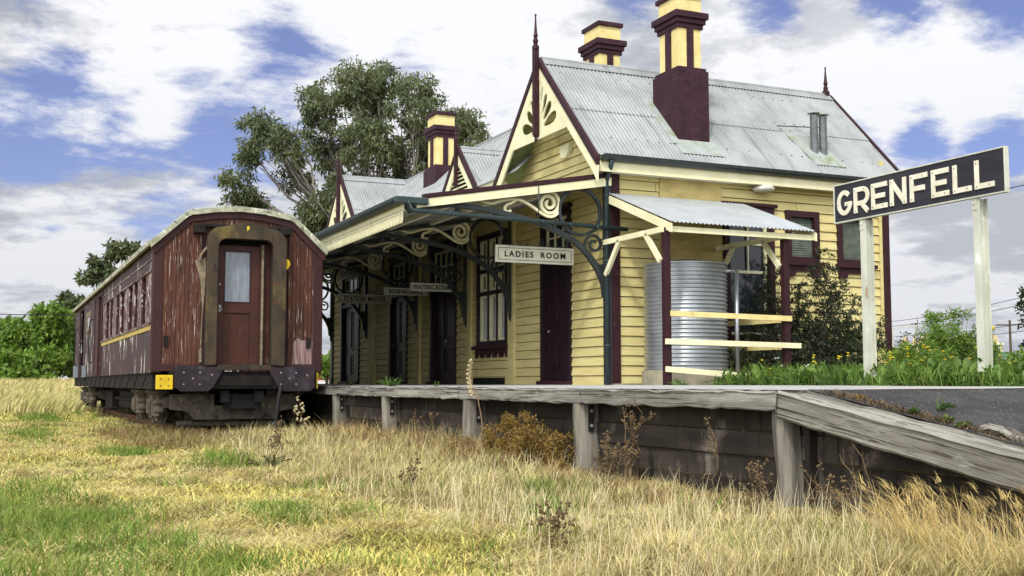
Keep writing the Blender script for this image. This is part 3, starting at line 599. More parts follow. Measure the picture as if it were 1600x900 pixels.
# barge boards, fretwork and finial of a gable
def gable_trim(yc, apex, half, xf, panel, big=True):
    P = PY(xf); s2 = math.sqrt(.5)
    gt = MB()
    for sgn in (-1, 1):
        gt.prism([(yc, apex), (yc + sgn * half, apex - half), (yc + sgn * (half - .02), apex - half - .14), (yc, apex - .135)], P, .0, .075)
    cap = gt.build('barge_cap', MAR, st, .006)
    b = MB()
    for sgn in (-1, 1):
        h2 = half - .02
        b.prism([(yc, apex - .135), (yc + sgn * h2, apex - h2 - .135), (yc + sgn * (h2 - .02), apex - h2 - .42 if big else apex - h2 - .30), (yc + sgn * (h2 - .16), apex - h2 - .24), (yc, apex - .40)], P, .015, .05)
    b.build('barge_board', CREAM, cap, .004)
    if panel:
        zb = panel; hw = (apex - .34) - zb
        outer = [(yc - hw, zb), (yc + hw, zb), (yc, apex - .34)]
        holes = []
        cz = zb + .16 * hw / 1.1
        for ang, r0, r1, wd in ((12, .18, .69, .120), (39, .20, .61, .108), (61.5, .25, .63, .080), (78.5, .34, .73, .046)):
            for sg in (-1, 1):
                th = math.radians(ang); f = hw / 1.1; pts = []
                for i in range(17):
                    q = 2 * PI * i / 17; u = (1 - math.cos(q)) / 2; wv = math.sin(q) * wd * f * (.35 + .75 * u)
                    rad = (r0 + (r1 - r0) * u) * f
                    pts.append((yc + sg * (rad * math.cos(th) - wv * math.sin(th)) , cz + rad * math.sin(th) + wv * math.cos(th)))
                holes.append(pts)
        holed('fretwork_panel', outer, holes, lambda a, z, d: (xf - .03 - d, a, z), .026, CREAM, cap)
    f = MB()
    if big:
        f.beam((xf - .10, yc, apex - 1.45), (xf - .10, yc, apex + .14), .095, .095, up=(1, 0, 0))
        f.lathe([(.0, 0), (.02, .02), (.03, .05), (.012, .075), (.045, .10), (.05, .13)], (xf - .10, yc, apex - 1.58), 10)
        f.lathe([(.066, .0), (.066, .05), (.035, .09), (.05, .14), (.05, .17), (.028, .20), (.045, .25), (.03, .30), (.018, .48), (.012, .60), (.022, .63), (.0, .67)], (xf - .10, yc, apex + .14), 10)
    else:
        f.beam((xf - .09, yc, apex - .9), (xf - .09, yc, apex + .1), .07, .07, up=(1, 0, 0))
        f.lathe([(.05, .0), (.05, .05), (.028, .09), (.036, .14), (.022, .2), (.008, .40), (.0, .42)], (xf - .09, yc, apex + .1), 8)
    f.build('finial', MAR, cap, smooth=False)
gable_trim(RYN - .02, RZ + .03, 2.24, XG, 5.40)
gable_trim(RYF, RZ + .03, 2.0, XG, 5.40)
gable_trim(GY, GZ_ + .05, 1.2, 8.97, None, big=False)
# green underside of the near barge, small bracket block, rear verge and finial
m = MB()
for sg in (-1, 1): m.beam((9.13, RYN + sg * .10, RZ - .20), (9.13, RYN + sg * 2.1, RZ - 2.20), .43, .05, up=(0, sg, 1))
m.build('verge_soffit', M('mossy green soffit', (.20, .25, .09), (.30, .33, .16), 4, rough=.7), st)
m = MB(); m.prism([(18.02, 5.28), (18.42, 5.28), (18.42, 5.36), (18.34, 5.06), (18.16, 5.06), (18.02, 5.2)][0:2] + [(18.42, 5.20), (18.34, 5.06), (18.16, 5.04), (18.05, 5.14)], FR, .02, .10); m.build('bird_box_bracket', CREAM, st)
m = MB(); m.beam((XB + .27, RYN, RZ - .02), (XB + .27, RYN - 2.2, RZ - 2.22), .06, .10, up=(0, -1, 1)); m.beam((XB + .27, RYN, RZ - .02), (XB + .27, RYN + 2.2, RZ - 2.22), .06, .10, up=(0, 1, 1)); m.build('rear_barge', MAR, st)
m = MB(); m.lathe([(.075, 0), (.08, .08), (.045, .12), (.05, .17), (.03, .2), (.045, .25), (.03, .32), (.012, .55), (.02, .58), (0, .62)], (XB + .18, RYN, RZ), 10); m.build('rear_finial', MAR, st)
# gutters and downpipe of the wing
def gutter(name, p, q, mat, wd=.13, ht=.12, out=(0, -1, 0)):
    p, q, o = Vector(p), Vector(q), Vector(out); m = MB(); pr = [(0, ht), (0, 0), (wd * .35, -.012), (wd * .8, .012), (wd, ht * .5), (wd * 1.06, ht), (wd * .98, ht), (wd * .92, ht * .55), (.02, .02)]
    vs = [c + o * a + Vector((0, 0, z)) for c in (p, q) for a, z in pr]; n = len(pr)
    m.add(vs, [(i, i + 1, n + i + 1, n + i) for i in range(n - 1)] + [tuple(range(n)), tuple(range(2 * n - 1, n - 1, -1))])
    return m.build(name, mat, st)
gutter('gutter', (9.0, 16.40, 4.655), (XB + .28, 16.40, 4.655), GRN, .13, .10)
m = MB(); m.tube([(9.17, 16.31, 4.66), (9.20, 16.45, 4.5), (9.22, 16.60, 4.36), (9.22, 16.60, .97)], .042, 10)
for z in (1.6, 3.0, 4.1): m.lathe([(.05, 0), (.05, .03)], (9.22, 16.60, z), 10)
m.build('downpipe', PIPEG, st, smooth=True)
# flue pipes
fb = MB(); p = [sl_(x, t) for x, t in ((13.42, 1.15), (14.10, 1.15), (14.26, 1.92), (13.58, 1.92))]
fb.add([Vector(q) + Vector((0, -.02, .026)) for q in p] + [Vector(q) + Vector((0, -.01, .012)) for q in p], [(0, 1, 2, 3), (0, 1, 5, 4), (1, 2, 6, 5), (2, 3, 7, 6), (3, 0, 4, 7)])
fo = fb.build('flue_flashing', LICH, st)
for x, t in ((13.80, 1.60), (13.99, 1.62)):
    z0 = RZ - t - .05; fp = MB().lathe([(.075, 0), (.075, .74), (.073, .74), (.073, .02)], (x, RYN - t, z0), 14)
    fl = fp.build('flue_pipe', FLUEM, st, smooth=False)
    MB().lathe([(.115, 0), (.118, .012), (.06, .045), (.0, .06)], (x, RYN - t, z0 + .77), 14).build('cowl', LICH, fl)
MB().tube([(13.3, RYN - 1.14, RZ - 1.06), (13.95, RYN - 1.55, RZ - 1.12)], .010, 6).build('flue_stay', STRAP, st)

# chimneys ---------------------------------------------------------
def chimney(xc, yc, zb, zt, fl=None):
    m = MB(); hx, hy = .325, .42
    m.box(xc - hx, xc + hx, yc - hy, yc + hy, zb, zt); m.box(xc - hx + .03, xc + hx - .03, yc - hy + .03, yc + hy - .03, zt, zt + .06)
    b = m.build('chimney', MARB, st, .006)
    sx, sy = .235, .315
    MB().box(xc - sx, xc + sx, yc - sy, yc + sy, zt + .05, zt + .86).build('chimney_shaft', YELC, b, .006)
    k = MB()
    k.box(xc - .065, xc + .065, yc - sy - .03, yc + sy + .03, zt + .06, zt + .79); k.box(xc - sx - .03, xc + sx + .03, yc - .085, yc + .085, zt + .06, zt + .785)
    k.build('pilaster_strip', MARB, b)
    c = MB()
    for i, (e, z0, z1) in enumerate(((.035, .78, .87), (.07, .866, .96), (.11, .956, 1.07))): c.box(xc - sx - e, xc + sx + e, yc - sy - e, yc + sy + e, zt + z0, zt + z1)
    c.build('cornice', MARB, b, .008)
    MB().box(xc - .25, xc + .25, yc - .32, yc + .32, zt + 1.06, zt + 1.36).build('chimney_neck', YELC, b, .006)
    MB().box(xc - .29, xc + .29, yc - .37, yc + .37, zt + 1.355, zt + 1.44).build('chimney_cap', MARB, b, .008)
    return b
chA = chimney(11.11, 17.24, 4.9, 6.52)
m = MB()
q = [sl_(10.72, .80), sl_(11.50, .80), sl_(11.56, 1.95), sl_(10.66, 1.95)]
m.add([Vector(v) + Vector((0, -.018, .022)) for v in q], [(0, 1, 2, 3)]); q = [sl_(10.60, .72), sl_(10.76, .72), sl_(10.76, 1.75), sl_(10.60, 1.75)]
m.add([Vector(v) + Vector((0, -.02, .026)) for v in q], [(0, 1, 2, 3)]); m.build('chimney_flashing', LICH, chA)
chimney(11.17, 20.25, 5.0, 6.86)
chimney(10.27, 27.2, 5.2, 6.44)

# verandah ---------------------------------------------------------
VZ0, VZ1, VX0 = 3.80, 4.43, 5.62                       # gutter line to wall
m = MB(); sheet(m, (W - .0, 16.62, VZ1), (0, 17.5, 0), (VX0 - W, 0, VZ0 - VZ1), nrm=(-.17, 0, 1))
vr = m.build('verandah_roof', IRON, st, smooth=True)
vs = (VZ1 - VZ0) / (W - VX0); vz = lambda x: VZ1 + (x - W) * vs
m = MB()
for x in (5.9, 6.75, 7.6, 8.45): m.box(x - .035, x + .035, 16.7, 34.0, vz(x) - .105, vz(x) - .016)
m.build('purlins', CREAMD, vr)
m = MB(); m.prism([(W - .05, vz(W) - .145), (VX0 + .25, vz(VX0 + .25) - .15), (VX0 + .22, vz(VX0 + .22) - .02), (W - .05, vz(W) - .01)], lambda a, z, d: (a, d, z), 16.57, 16.605); m.build('verandah_barge', CREAM, vr)
m = MB(); m.prism([(W - .1, vz(W) - .01), (VX0 + .35, vz(VX0 + .35) - .012), (VX0 + .35, vz(VX0 + .35) + .055), (W - .1, vz(W) + .07)], lambda a, z, d: (a, d, z), 16.55, 16.66); m.build('verandah_barge_cap', MAR, vr, .006)
gutter('verandah_gutter', (VX0 + .02, 16.60, VZ0 - .05), (VX0 + .02, 34.1, VZ0 - .05), PIPEG, .13, .095, (-1, 0, 0))
m = MB(); m.box(VX0 - .12, VX0 + .42, 16.50, 16.60, VZ0 - .06, VZ0 + .05); m.build('gutter_return', PIPEG, st, .02)
m = MB(); m.box(VX0 + .03, VX0 + .065, 16.64, 34.0, VZ0 - .15, VZ0 - .02); m.build('verandah_fascia', CREAM, vr)
m = MB(); pts = []; nV = 150; y0, y1 = 16.64, 34.0; st_ = (y1 - y0) / nV
for k in range(nV):
    a = y0 + k * st_
    pts += [(a + .012, VZ0 - .30), (a + st_ * .25, VZ0 - .335), (a + st_ * .5, VZ0 - .35), (a + st_ * .75, VZ0 - .335), (a + st_ - .012, VZ0 - .30)]
for k in range(nV):
    a = pts[5 * k:5 * k + 5]; m.prism([(a[0][0], VZ0 - .14)] + a + [(a[4][0], VZ0 - .14)], PY(VX0 + .05), 0, .02)
m.build('valance', CREAM, vr)
m = MB()
for k in range(nV): m.bolt(PY(VX0 + .05), y0 + (k + .5) * st_, VZ0 - .20, .0195, .008, .004)
m.build('valance_piercing', DARK, vr)
m = MB(); m.tube([(VX0 + .10, 16.53, 3.74), (VX0 + .16, 16.53, 3.645), (W + .22, 16.53, 3.555)], .036, 10); m.tube([(VX0 + .10, 16.53, 3.80), (VX0 + .10, 16.53, 3.70)], .036, 10)
for x in (6.4, 8.0, 8.5, 9.0): m.tube([(x - .012, 16.53, 3.66 - (x - 5.8) * .032), (x + .012, 16.53, 3.66 - (x - 5.8) * .032)], .045, 10)
m.tube([(7.93, 16.53, vz(7.93)), (7.93, 16.53, 3.6)], .008, 6); m.build('cross_drain_pipe', PIPEG, vr, smooth=True)

def bracket():
    P = lambda a, z, d: (W - a, d, z)                  # a: distance out from the wall
    b = MB()
    b.pbox(P, .02, .10, 2.32, 4.34, -.045, .045)
    b.prism([(.02, 2.30), (.08, 2.24), (.10, 2.32), (.02, 2.34)], P, -.04, .04); b.prism([(.02, 2.20), (.06, 2.20), (.07, 2.3), (.02, 2.3)], P, -.03, .03)
    arm = smoothp([(.09, 2.42), (.13, 2.68), (.30, 2.98), (.62, 3.30), (1.20, 3.56), (1.95, 3.72), (2.72, 3.80), (3.35, 3.76)], 6)
    b.ribbon(arm, P, .105, -.04, .04, t1=.07)
    b.ribbon([(.05, 4.325), (1.8, 4.325 - 1.75 * vs), (3.62, 4.325 - 3.57 * vs)], P, .08, -.036, .036)
    b.ribbon([(.56 + .385 * math.cos(k * PI / 18), 3.83 + .385 * math.sin(k * PI / 18)) for k in range(36)], P, .055, -.03, .03, closed=True)
    b.ribbon(spiral(.30, 3.30, .185, .045, -PI * .35, 1.55, 30, 1), P, .042, -.024, .024)
    b.ribbon(smoothp([(.40, 3.14), (.30, 3.02), (.20, 2.93), (.15, 2.80), (.13, 2.62)], 5), P, .04, -.024, .024)
    b.prism([(.1, 2.45), (.1, 2.95), (.16, 2.98), (.22, 2.9), (.16, 2.7)], P, -.02, .02)
    b.prism([(2.60, 3.80), (2.9, 3.83), (3.5, 3.70), (3.62, 3.72), (3.55, 3.62), (3.3, 3.70)], P, -.035, .035)
    b.lathe([(.0, -.10), (.03, -.09), (.055, -.05), (.04, -.015), (.055, .0), (.055, .03)], (W - 2.74, 0, 3.76), 10)
    o = b.build('bracket', GRN, None, .004)
    s = MB()
    s.ribbon(spiral(1.14, 3.935, .205, .035, PI * .5, 1.95, 46, 1), P, .052, -.028, .028)
    s.ribbon(smoothp([(.945, 3.98), (.935, 3.90), (.985, 3.78), (1.10, 3.715), (1.25, 3.75), (1.42, 3.85), (1.62, 3.945), (1.78, 3.96), (1.98, 3.92), (2.15, 3.865), (2.30, 3.88), (2.42, 3.915)], 6), P, .052, -.028, .028, t1=.03)
    s.ribbon(smoothp([(1.72, 3.96), (1.82, 3.89), (1.90, 3.86), (1.93, 3.79), (1.88, 3.75), (1.82, 3.78)], 5), P, .042, -.026, .026)
    so_ = s.build('scroll', CREAM, None, .004); so_.parent = o
    return o
b0 = bracket(); b0.parent = st
base = world_of(st)
for i, y in enumerate((16.74, 20.66, 23.05, 26.22, 30.42, 33.93)):
    o = b0 if i == 0 else copy_tree(b0, st)
    o.location = Vector((-base.x, y - base.y, -base.z))

# openings ---------------------------------------------------------
def rect_frame(m, P, a0, a1, z0, z1, t, d0, d1, sill=True):
    m.pbox(P, a0, a0 + t, z0, z1, d0, d1); m.pbox(P, a1 - t, a1, z0, z1, d0, d1); m.pbox(P, a0 + t, a1 - t, z1 - t, z1, d0, d1)
    if sill: m.pbox(P, a0 + t, a1 - t, z0, z0 + t, d0, d1)
def door(a0, a1, leaves):
    P = FR; zt, zb, ztr = 4.14, 1.02, 3.22
    m = MB(); rect_frame(m, P, a0, a1, zb, zt, .11, -.09, .055, False)
    m.pbox(P, a0 + .11, a1 - .11, ztr - .04, ztr + .05, -.08, .04); m.pbox(P, a0 - .05, a1 + .05, zt, zt + .07, .0, .10)
    dr = m.build('door', DOORM, st, .004)
    MB().pbox(P, a0 - .03, a1 + .03, .955, 1.035, -.1, .13).build('door_sill', MAR, dr, .01)
    i0, i1 = a0 + .112, a1 - .112; n = 1 if leaves == 1 else 2; wl = (i1 - i0) / n
    lf = MB(); pn = MB()
    for k in range(n):
        c0, c1 = i0 + k * wl + .004, i0 + (k + 1) * wl - .004; sw_ = .085
        lf.pbox(P, c0, c1, zb + .02, ztr - .045, -.085, -.05)
        cols = [(c0, c1)] if n == 2 else [(c0, (c0 + c1) / 2 + sw_ / 2), ((c0 + c1) / 2 - sw_ / 2, c1)]
        for (q0, q1) in cols:
            for (z0, z1) in ((zb + .20, zb + .78), (zb + .98, ztr - .17)):
                t = .028
                for (x0, x1, y0, y1) in ((q0 + sw_, q1 - sw_, z0, z0 + t), (q0 + sw_, q1 - sw_, z1 - t, z1), (q0 + sw_, q0 + sw_ + t, z0 + t, z1 - t), (q1 - sw_ - t, q1 - sw_, z0 + t, z1 - t)): pn.pbox(P, x0, x1, y0, y1, -.052, -.030)
                pn.pbox(P, q0 + sw_ + .06, q1 - sw_ - .06, z0 + .06, z1 - .06, -.052, -.036)
    l_ = lf.build('door_leaf', DOORM, dr); pn.build('door_panel', DOORM, dr, .004)
    hb = MB(); hb.lathe([(.0, 0), (.022, .004), (.028, .02), (.022, .036), (0, .04)], (0, 0, 0), 10)
    hb.v = [(W + .055 - z, (i0 + wl + (-.06 if n == 2 else -.07)) + x, zb + .93 + y) for x, y, z in hb.v]; hb.build('handle', BOLT, dr, smooth=True)
    f = MB(); rect_frame(f, P, i0, i1, ztr + .05, zt - .11, .045, -.07, -.03)
    nb = 4 if (a1 - a0) > 1.45 else 3
    for k in range(1, nb): x = i0 + (i1 - i0) * k / nb; f.pbox(P, x - .013, x + .013, ztr + .09, zt - .15, -.066, -.035)
    zm = (ztr + zt) / 2; f.pbox(P, i0 + .04, i1 - .04, zm - .012, zm + .012, -.064, -.037)
    f.build('fanlight', CREAM, dr); MB().pbox(P, i0, i1, ztr + .05, zt - .11, -.078, -.06).build('fanlight_glass', GLASS, dr)
for a, b, k in doors: door(a, b, 1 if k == 's' or k == 'l' else 2)
def apron(m, P, a0, a1, z, n, d0, d1, drop=.20):
    pts = [(a0, z)]; wv = (a1 - a0) / n
    for k in range(n):
        s = a0 + k * wv
        if n > 2: pts += [(s, z - drop), (s + wv * .22, z - drop), (s + wv * .26, z - drop * .55), (s + wv * .5, z - drop * .38), (s + wv * .74, z - drop * .55), (s + wv * .78, z - drop), (s + wv, z - drop)]
        else: pts += [(s + .03, z - drop), (s + wv * .22, z - drop), (s + wv * .28, z - drop * .5), (s + wv * .72, z - drop * .5), (s + wv * .78, z - drop), (s + wv - .03, z - drop)]
    pts.append((a1, z)); m.prism(pts, P, d0, d1)
# big three light window on the front
a0, a1, z0, z1 = fwin
m = MB(); rect_frame(m, FR, a0, a1, z0, z1, .12, -.09, .055); ww = (a1 - a0 - .24) / 3
for k in (1, 2): m.pbox(FR, a0 + .12 + ww * k - .04, a0 + .12 + ww * k + .04, z0 + .12, z1 - .12, -.08, .03)
for z in (2.86, 3.33): m.pbox(FR, a0 + .12, a1 - .12, z - .045, z + .045, -.082, .02)
fw = m.build('window', DOORM, st, .004)
m = MB(); m.pbox(FR, a0 - .07, a1 + .07, z0 - .055, z0 + .02, -.05, .14); apron(m, FR, a0 - .02, a1 + .02, z0 - .056, 5, .02, .07, .17); m.build('window_sill', MAR, fw)
sa = MB(); gp = MB(); gp2 = MB()
for k in range(3):
    c0 = a0 + .12 + ww * k + (.04 if k else 0); c1 = a0 + .12 + ww * (k + 1) - (.04 if k < 2 else 0)
    for (q0, q1, nbar) in ((z0 + .12, 2.815, 0), (2.905, 3.285, 1), (3.375, z1 - .12, 1)):
        rect_frame(sa, FR, c0, c1, q0, q1, .05, -.055, .012)
        for j in range(nbar): sa.pbox(FR, (c0 + c1) / 2 - .011, (c0 + c1) / 2 + .011, q0 + .05, q1 - .05, -.062, -.03)
        (gp if nbar else gp2).pbox(FR, c0, c1, q0, q1, -.075, -.06)
sa.build('window_sash', CREAM, fw); gp.build('window_glass', GLASS, fw); gp2.build('lower_pane', GLASSP, fw)
m = MB(); m.pbox(FR, 21.02, 22.52, .97, 1.10, .03, .10); m.build('skirting_vent', DARK, st)
# side windows
a0, a1, z0, z1 = sw[0]
m = MB(); rect_frame(m, SD, a0, a1, z0, z1, .12, -.09, .06); m.pbox(SD, a0 - .05, a1 + .05, z1, z1 + .06, .02, .10)
w1 = m.build('window', MAR, st, .004); MB().pbox(SD, a0 - .06, a1 + .06, z0 - .07, z0 + .02, -.05, .14).build('window_sill', MAR, w1)
sa = MB(); zm = 2.98; rect_frame(sa, SD, a0 + .12, a1 - .12, z0 + .12, zm, .05, -.085, -.05); rect_frame(sa, SD, a0 + .12, a1 - .12, zm - .05, z1 - .12, .05, -.06, -.02)
xm = (a0 + a1) / 2 + .02; sa.pbox(SD, xm - .012, xm + .012, zm, z1 - .16, -.055, -.025); sa.pbox(SD, a0 + .16, a1 - .16, 3.44, 3.465, -.053, -.027)
sa.build('window_sash', CREAM, w1); MB().pbox(SD, a0 + .12, a1 - .12, z0 + .12, z1 - .12, -.09, -.075).build('window_glass', GLASS, w1)
for (a0, a1, z0, z1) in sw[1:]:
    m = MB(); rect_frame(m, SD, a0, a1, z0, z1, .115, -.09, .06); ww_ = m.build('window', MAR, st, .004)
    m = MB(); m.pbox(SD, a0 - .05, a1 + .05, z0 - .05, z0 + .02, -.05, .13); apron(m, SD, a0 - .01, a1 + .01, z0 - .052, 1, .024, .07, .20); m.build('window_sill', MAR, ww_)
    m = MB(); n = 17; hh = (z1 - z0 - .23) / n
    for k in range(n):
        zz = z0 + .115 + k * hh; m.add([SD(a0 + .115, zz, -.02), SD(a1 - .115, zz, -.02), SD(a1 - .115, zz + hh * 1.15, -.055), SD(a0 + .115, zz + hh * 1.15, -.055)], [(0, 1, 2, 3)])
    m.build('louvre_glass', FROST, ww_)

# hanging signs ----------------------------------------------------
def hang_sign(text, xc, y, zt, wd, ht, size, word, spc, label, cat='hanging sign', hang=.5, xs=1.0):
    e = empty('hanging_sign', (xc, y, zt), label, cat, 'signs hanging under the verandah')
    P = PX(y)
    b = MB(); b.pbox(P, xc - wd / 2, xc + wd / 2, zt - ht, zt, -.02, .02); b.build('board', PLATEW, e, .004)
    m = MB(); t = .013
    rect_frame(m, P, xc - wd / 2 + .035, xc + wd / 2 - .035, zt - ht + .033, zt - .033, .008, .0195, .0235); m.build('border_line', SIGNB, e)
    m = MB(); rect_frame(m, P, xc - wd / 2 - .004, xc + wd / 2 + .004, zt - ht - .004, zt + .004, .014, -.021, .027); m.build('rim', CREAMD, e)
    m = MB(); m.pbox(P, xc - wd / 2 + .01, xc + wd / 2, zt + .004, zt + .022, -.012, .012)
    for s in (-1, 1):
        x = xc + s * (wd / 2 - .10); m.tube([(x, y, zt + .02), (x, y, zt + hang)], .009, 6)
        m.ribbon(spiral(xc + s * .12, zt + .075, .055, .012, -PI / 2, 1.3, 18, s), P, .008, -.005, .005); m.ribbon(spiral(xc + s * .27, zt + .06, .04, .01, -PI / 2, 1.2, 16, -s), P, .007, -.005, .005)
    m.build('hanger', GRN, e)
    lettering(text, size, (xc, y - .024, zt - ht / 2 - .004), e, BLACK, spacing=spc, word=word, bold=.0032, depth=.004, xs=xs)
hang_sign('LADIES ROOM', 8.32, 17.5, 3.30, 1.45, .275, .136, 2.3, 1.34, 'cream enamel sign reading LADIES ROOM hanging before the nearest door', hang=.40)
hang_sign('WAITING ROOM', 8.57, 23.25, 3.14, .94, .165, .118, 1.0, 1.10, 'cream sign reading WAITING ROOM hanging before the double door', hang=.6, xs=.86)
hang_sign('BOOKING OFFICE', 8.55, 24.9, 3.16, 1.04, .155, .115, 1.0, 1.10, 'cream sign reading BOOKING OFFICE half hidden behind the waiting room sign', hang=.6, xs=.80)
hang_sign('STATION MASTER', 8.39, 27.55, 3.20, 1.36, .225, .150, 1.3, 1.14, 'cream sign reading STATION MASTER hanging furthest along the verandah', hang=.6, xs=.80)

# ------------------------------------------------------------------ lean-to shelter, tank, station name board
sh = empty('lean_to_shelter', (10.5, 15.7, .95), 'small lean-to with corrugated roof on maroon posts and cream rails against the side wall', 'shelter')
m = MB(); sheet(m, (9.27, 16.66, 4.17), (2.72, 0, 0), (0, -2.0, -.74), nrm=(0, -.35, 1), amp=.011); m.build('shelter_roof', IRONN, sh, smooth=True)
m = MB(); m.prism([(16.66, 4.14), (14.66, 3.40), (14.66, 3.27), (16.66, 4.01)], lambda a, z, d: (d, a, z), 9.245, 9.275); m.build('shelter_barge', CREAM, sh); m = MB(); m.prism([(16.66, 4.14), (14.66, 3.40), (14.66, 3.27), (16.66, 4.01)], lambda a, z, d: (d, a, z), 11.97, 12.0)
m.build('shelter_barge', CREAM, sh)
m = MB(); m.box(9.28, 11.965, 14.74, 14.79, 3.29, 3.375); m.box(9.28, 11.965, 16.58, 16.64, 4.0, 4.09); m.box(9.28, 11.965, 15.65, 15.72, 3.68, 3.755); m.build('shelter_purlin', CREAM, sh)
for x in (9.275, 11.5):
    m = MB().box(x - .052, x + .052, 14.80, 14.905, .93, 3.36); m.build('post', MAR, sh, .005)
    m = MB(); m.beam((x - .07, 16.66, 3.33), (x - .07, 14.82, 3.33), .05, .085); m.build('tie_beam', CREAM, sh)
    m = MB(); m.beam((x - .07, 16.60, 3.37), (x - .07, 16.60, 4.02), .07, .05); m.build('stub_post', CREAM, sh)
    MB().beam((x - .07, 16.62, 2.78), (x - .07, 16.15, 3.30), .05, .085).build('brace', CREAM, sh); MB().beam((x - .07, 14.90, 2.85), (x - .07, 15.32, 3.30), .05, .085).build('brace', CREAM, sh)
for (x0, z0, x1, z1, y, mt) in ((9.30, 2.045, 11.55, 2.015, 14.775, YELC), (9.20, 1.62, 11.72, 1.585, 14.77, CREAM), (9.20, 1.205, 11.25, 1.06, 14.77, CREAM)):
    m = MB(); m.beam((x0, y, z0), (x1, y, z1), .035, .085); m.build('rail', mt, sh, .004)
for z in (2.0, 1.57):
    m = MB(); m.beam((11.46, 14.92, z), (11.46, 16.62, z + .01), .035, .085); m.build('side_rail', YELC, sh)

tk = empty('water_tank', (10.31, 15.93, 1.2), 'round corrugated galvanised water tank standing under the lean-to', 'water tank')
prof = []; nc = 26
for i in range(nc * 6 + 1):
    z = 1.2 + 1.70 * i / (nc * 6); prof.append((.675 + .015 * math.sin(2 * PI * i / 6), z))
prof += [(.69, 2.905), (.695, 2.93), (.66, 2.935), (.3, 3.0), (0, 3.02)]
m = MB(); m.lathe(prof, (10.31, 15.93, 0), 64); m.build('tank_shell', TANKM, tk, smooth=True)
m = MB(); m.tube([(10.80, 15.55, 2.82), (11.05, 15.52, 2.82)], .035, 10); m.tube([(11.03, 15.52, 2.85), (11.03, 15.52, .95)], .038, 10); m.build('overflow_pipe', TANKM, tk, smooth=True)
m = MB(); m.lathe([(.72, .93), (.72, 1.19), (.70, 1.2)], (10.31, 15.93, 0), 40); m.box(9.75, 11.15, 15.05, 15.6, .9, 1.17)
tag(m.build('tank_stand', CONC), 'stained concrete footing beneath the round water tank', 'footing')

XS = 10.2
sg = empty('station_name_board', (XS, 10.6, .95), 'large black board with raised cream letters GRENFELL on two white steel posts', 'station sign')
P = PY(XS)
y0, y1, z0, z1 = 9.245, 12.085, 3.13, 3.622
MB().pbox(P, y0, y1, z0, z1, -.05, .0).build('board', SIGNB, sg)
m = MB(); rect_frame(m, P, y0 - .014, y1 + .014, z0 - .014, z1 + .014, .017, -.055, .012); m.build('frame', RAILW, sg, .003)
m = MB(); k = [0]
def stroke(pts, t=.072):
    k[0] += 1; m.ribbon([(a, z) for a, z in pts], P, t, .002, .020 + .0009 * (k[0] % 5))
LZ0, LZ1 = 3.205, 3.54
def letter(ch, ya, yb):
    wd = ya - yb - .02; h = LZ1 - LZ0; t = .062; o = ya - .01; mb = MB(); cnt = [0]
    def S(pts, tt=t):
        cnt[0] += 1; mb.ribbon([(o - u, LZ0 + v) for u, v in pts], P, tt, .002, .018 + .0011 * cnt[0])
    e = t / 2
    if ch in 'REFLN': S([(e, 0), (e, h)])
    if ch == 'E': S([(t, e), (wd, e)]); S([(t, h / 2), (wd * .86, h / 2)]); S([(t, h - e), (wd, h - e)])
    if ch == 'F': S([(t, h / 2 - .01), (wd * .84, h / 2 - .01)]); S([(t, h - e), (wd, h - e)])
    if ch == 'L': S([(t, e), (wd, e)])
    if ch == 'N': S([(wd - e, 0), (wd - e, h)]); S([(e, h - .03), (wd - e, .03)], t * 1.05)
    if ch == 'R':
        r = h * .27; cx = wd - r - e
        S([(t, h - e), (cx, h - e)] + [(cx + (r - 0) * math.sin(q * PI / 12), h - e - r + r * math.cos(q * PI / 12)) for q in range(1, 12)] + [(cx, h - e - 2 * r), (t, h - e - 2 * r)])
        S([(wd * .48, h - e - 2 * r), (wd - e * 1.0, 0)])
    if ch == 'G':
        rx, rz_ = wd / 2 - e, h / 2 - e; cx, cz = wd / 2, h / 2
        S([(cx + rx * math.cos(math.radians(q)), cz + rz_ * math.sin(math.radians(q))) for q in range(42, 352, 10)])
        S([(cx + .01, cz - .02), (wd, cz - .02)], t * .85)
    return mb
bm_ = MB()
for ch, a, b in (('G', 12.033, 11.728), ('R', 11.708, 11.396), ('E', 11.38, 11.073), ('N', 11.044, 10.741), ('F', 10.698, 10.386), ('E', 10.345, 10.045), ('L', 10.005, 9.705), ('L', 9.677, 9.374)):
    L_ = letter(ch, a, b).build('letter', SIGNW, sg, .003)
    q = MB()
    for (aa, zz) in {'G': ((.15, .27), (.03, .15), (.2, .14)), 'R': ((.035, .3), (.035, .03), (.2, .3)), 'N': ((.035, .3), (.035, .03), (.26, .03))}.get(ch, ((.035, .30), (.035, .03), (.22, .035 if ch in 'EL' else .30))):
        MB().bolt(P, a - .01 - aa, LZ0 + zz, .022, .009, .005).build('bolt', BOLT, L_)
for y in (11.575, 9.69):
    m = MB(); hw = .050
    m.pbox(P, y - hw, y + hw, .85, z0 - .02, -.030, -.016); m.pbox(P, y - hw, y + hw, .85, z0 - .02, -.150, -.136); m.pbox(P, y - .007, y + .007, .85, z0 - .02, -.136, -.030)
    lg = m.build('leg', RAILW, sg)
    m = MB(); m.pbox(P, y - .02, y + .05, z0 - .15, z0 - .015, -.016, -.008); m.bolt(P, y + .015, z0 - .075, -.008, .016, .012); m.build('fixing_plate', RAILW, lg)

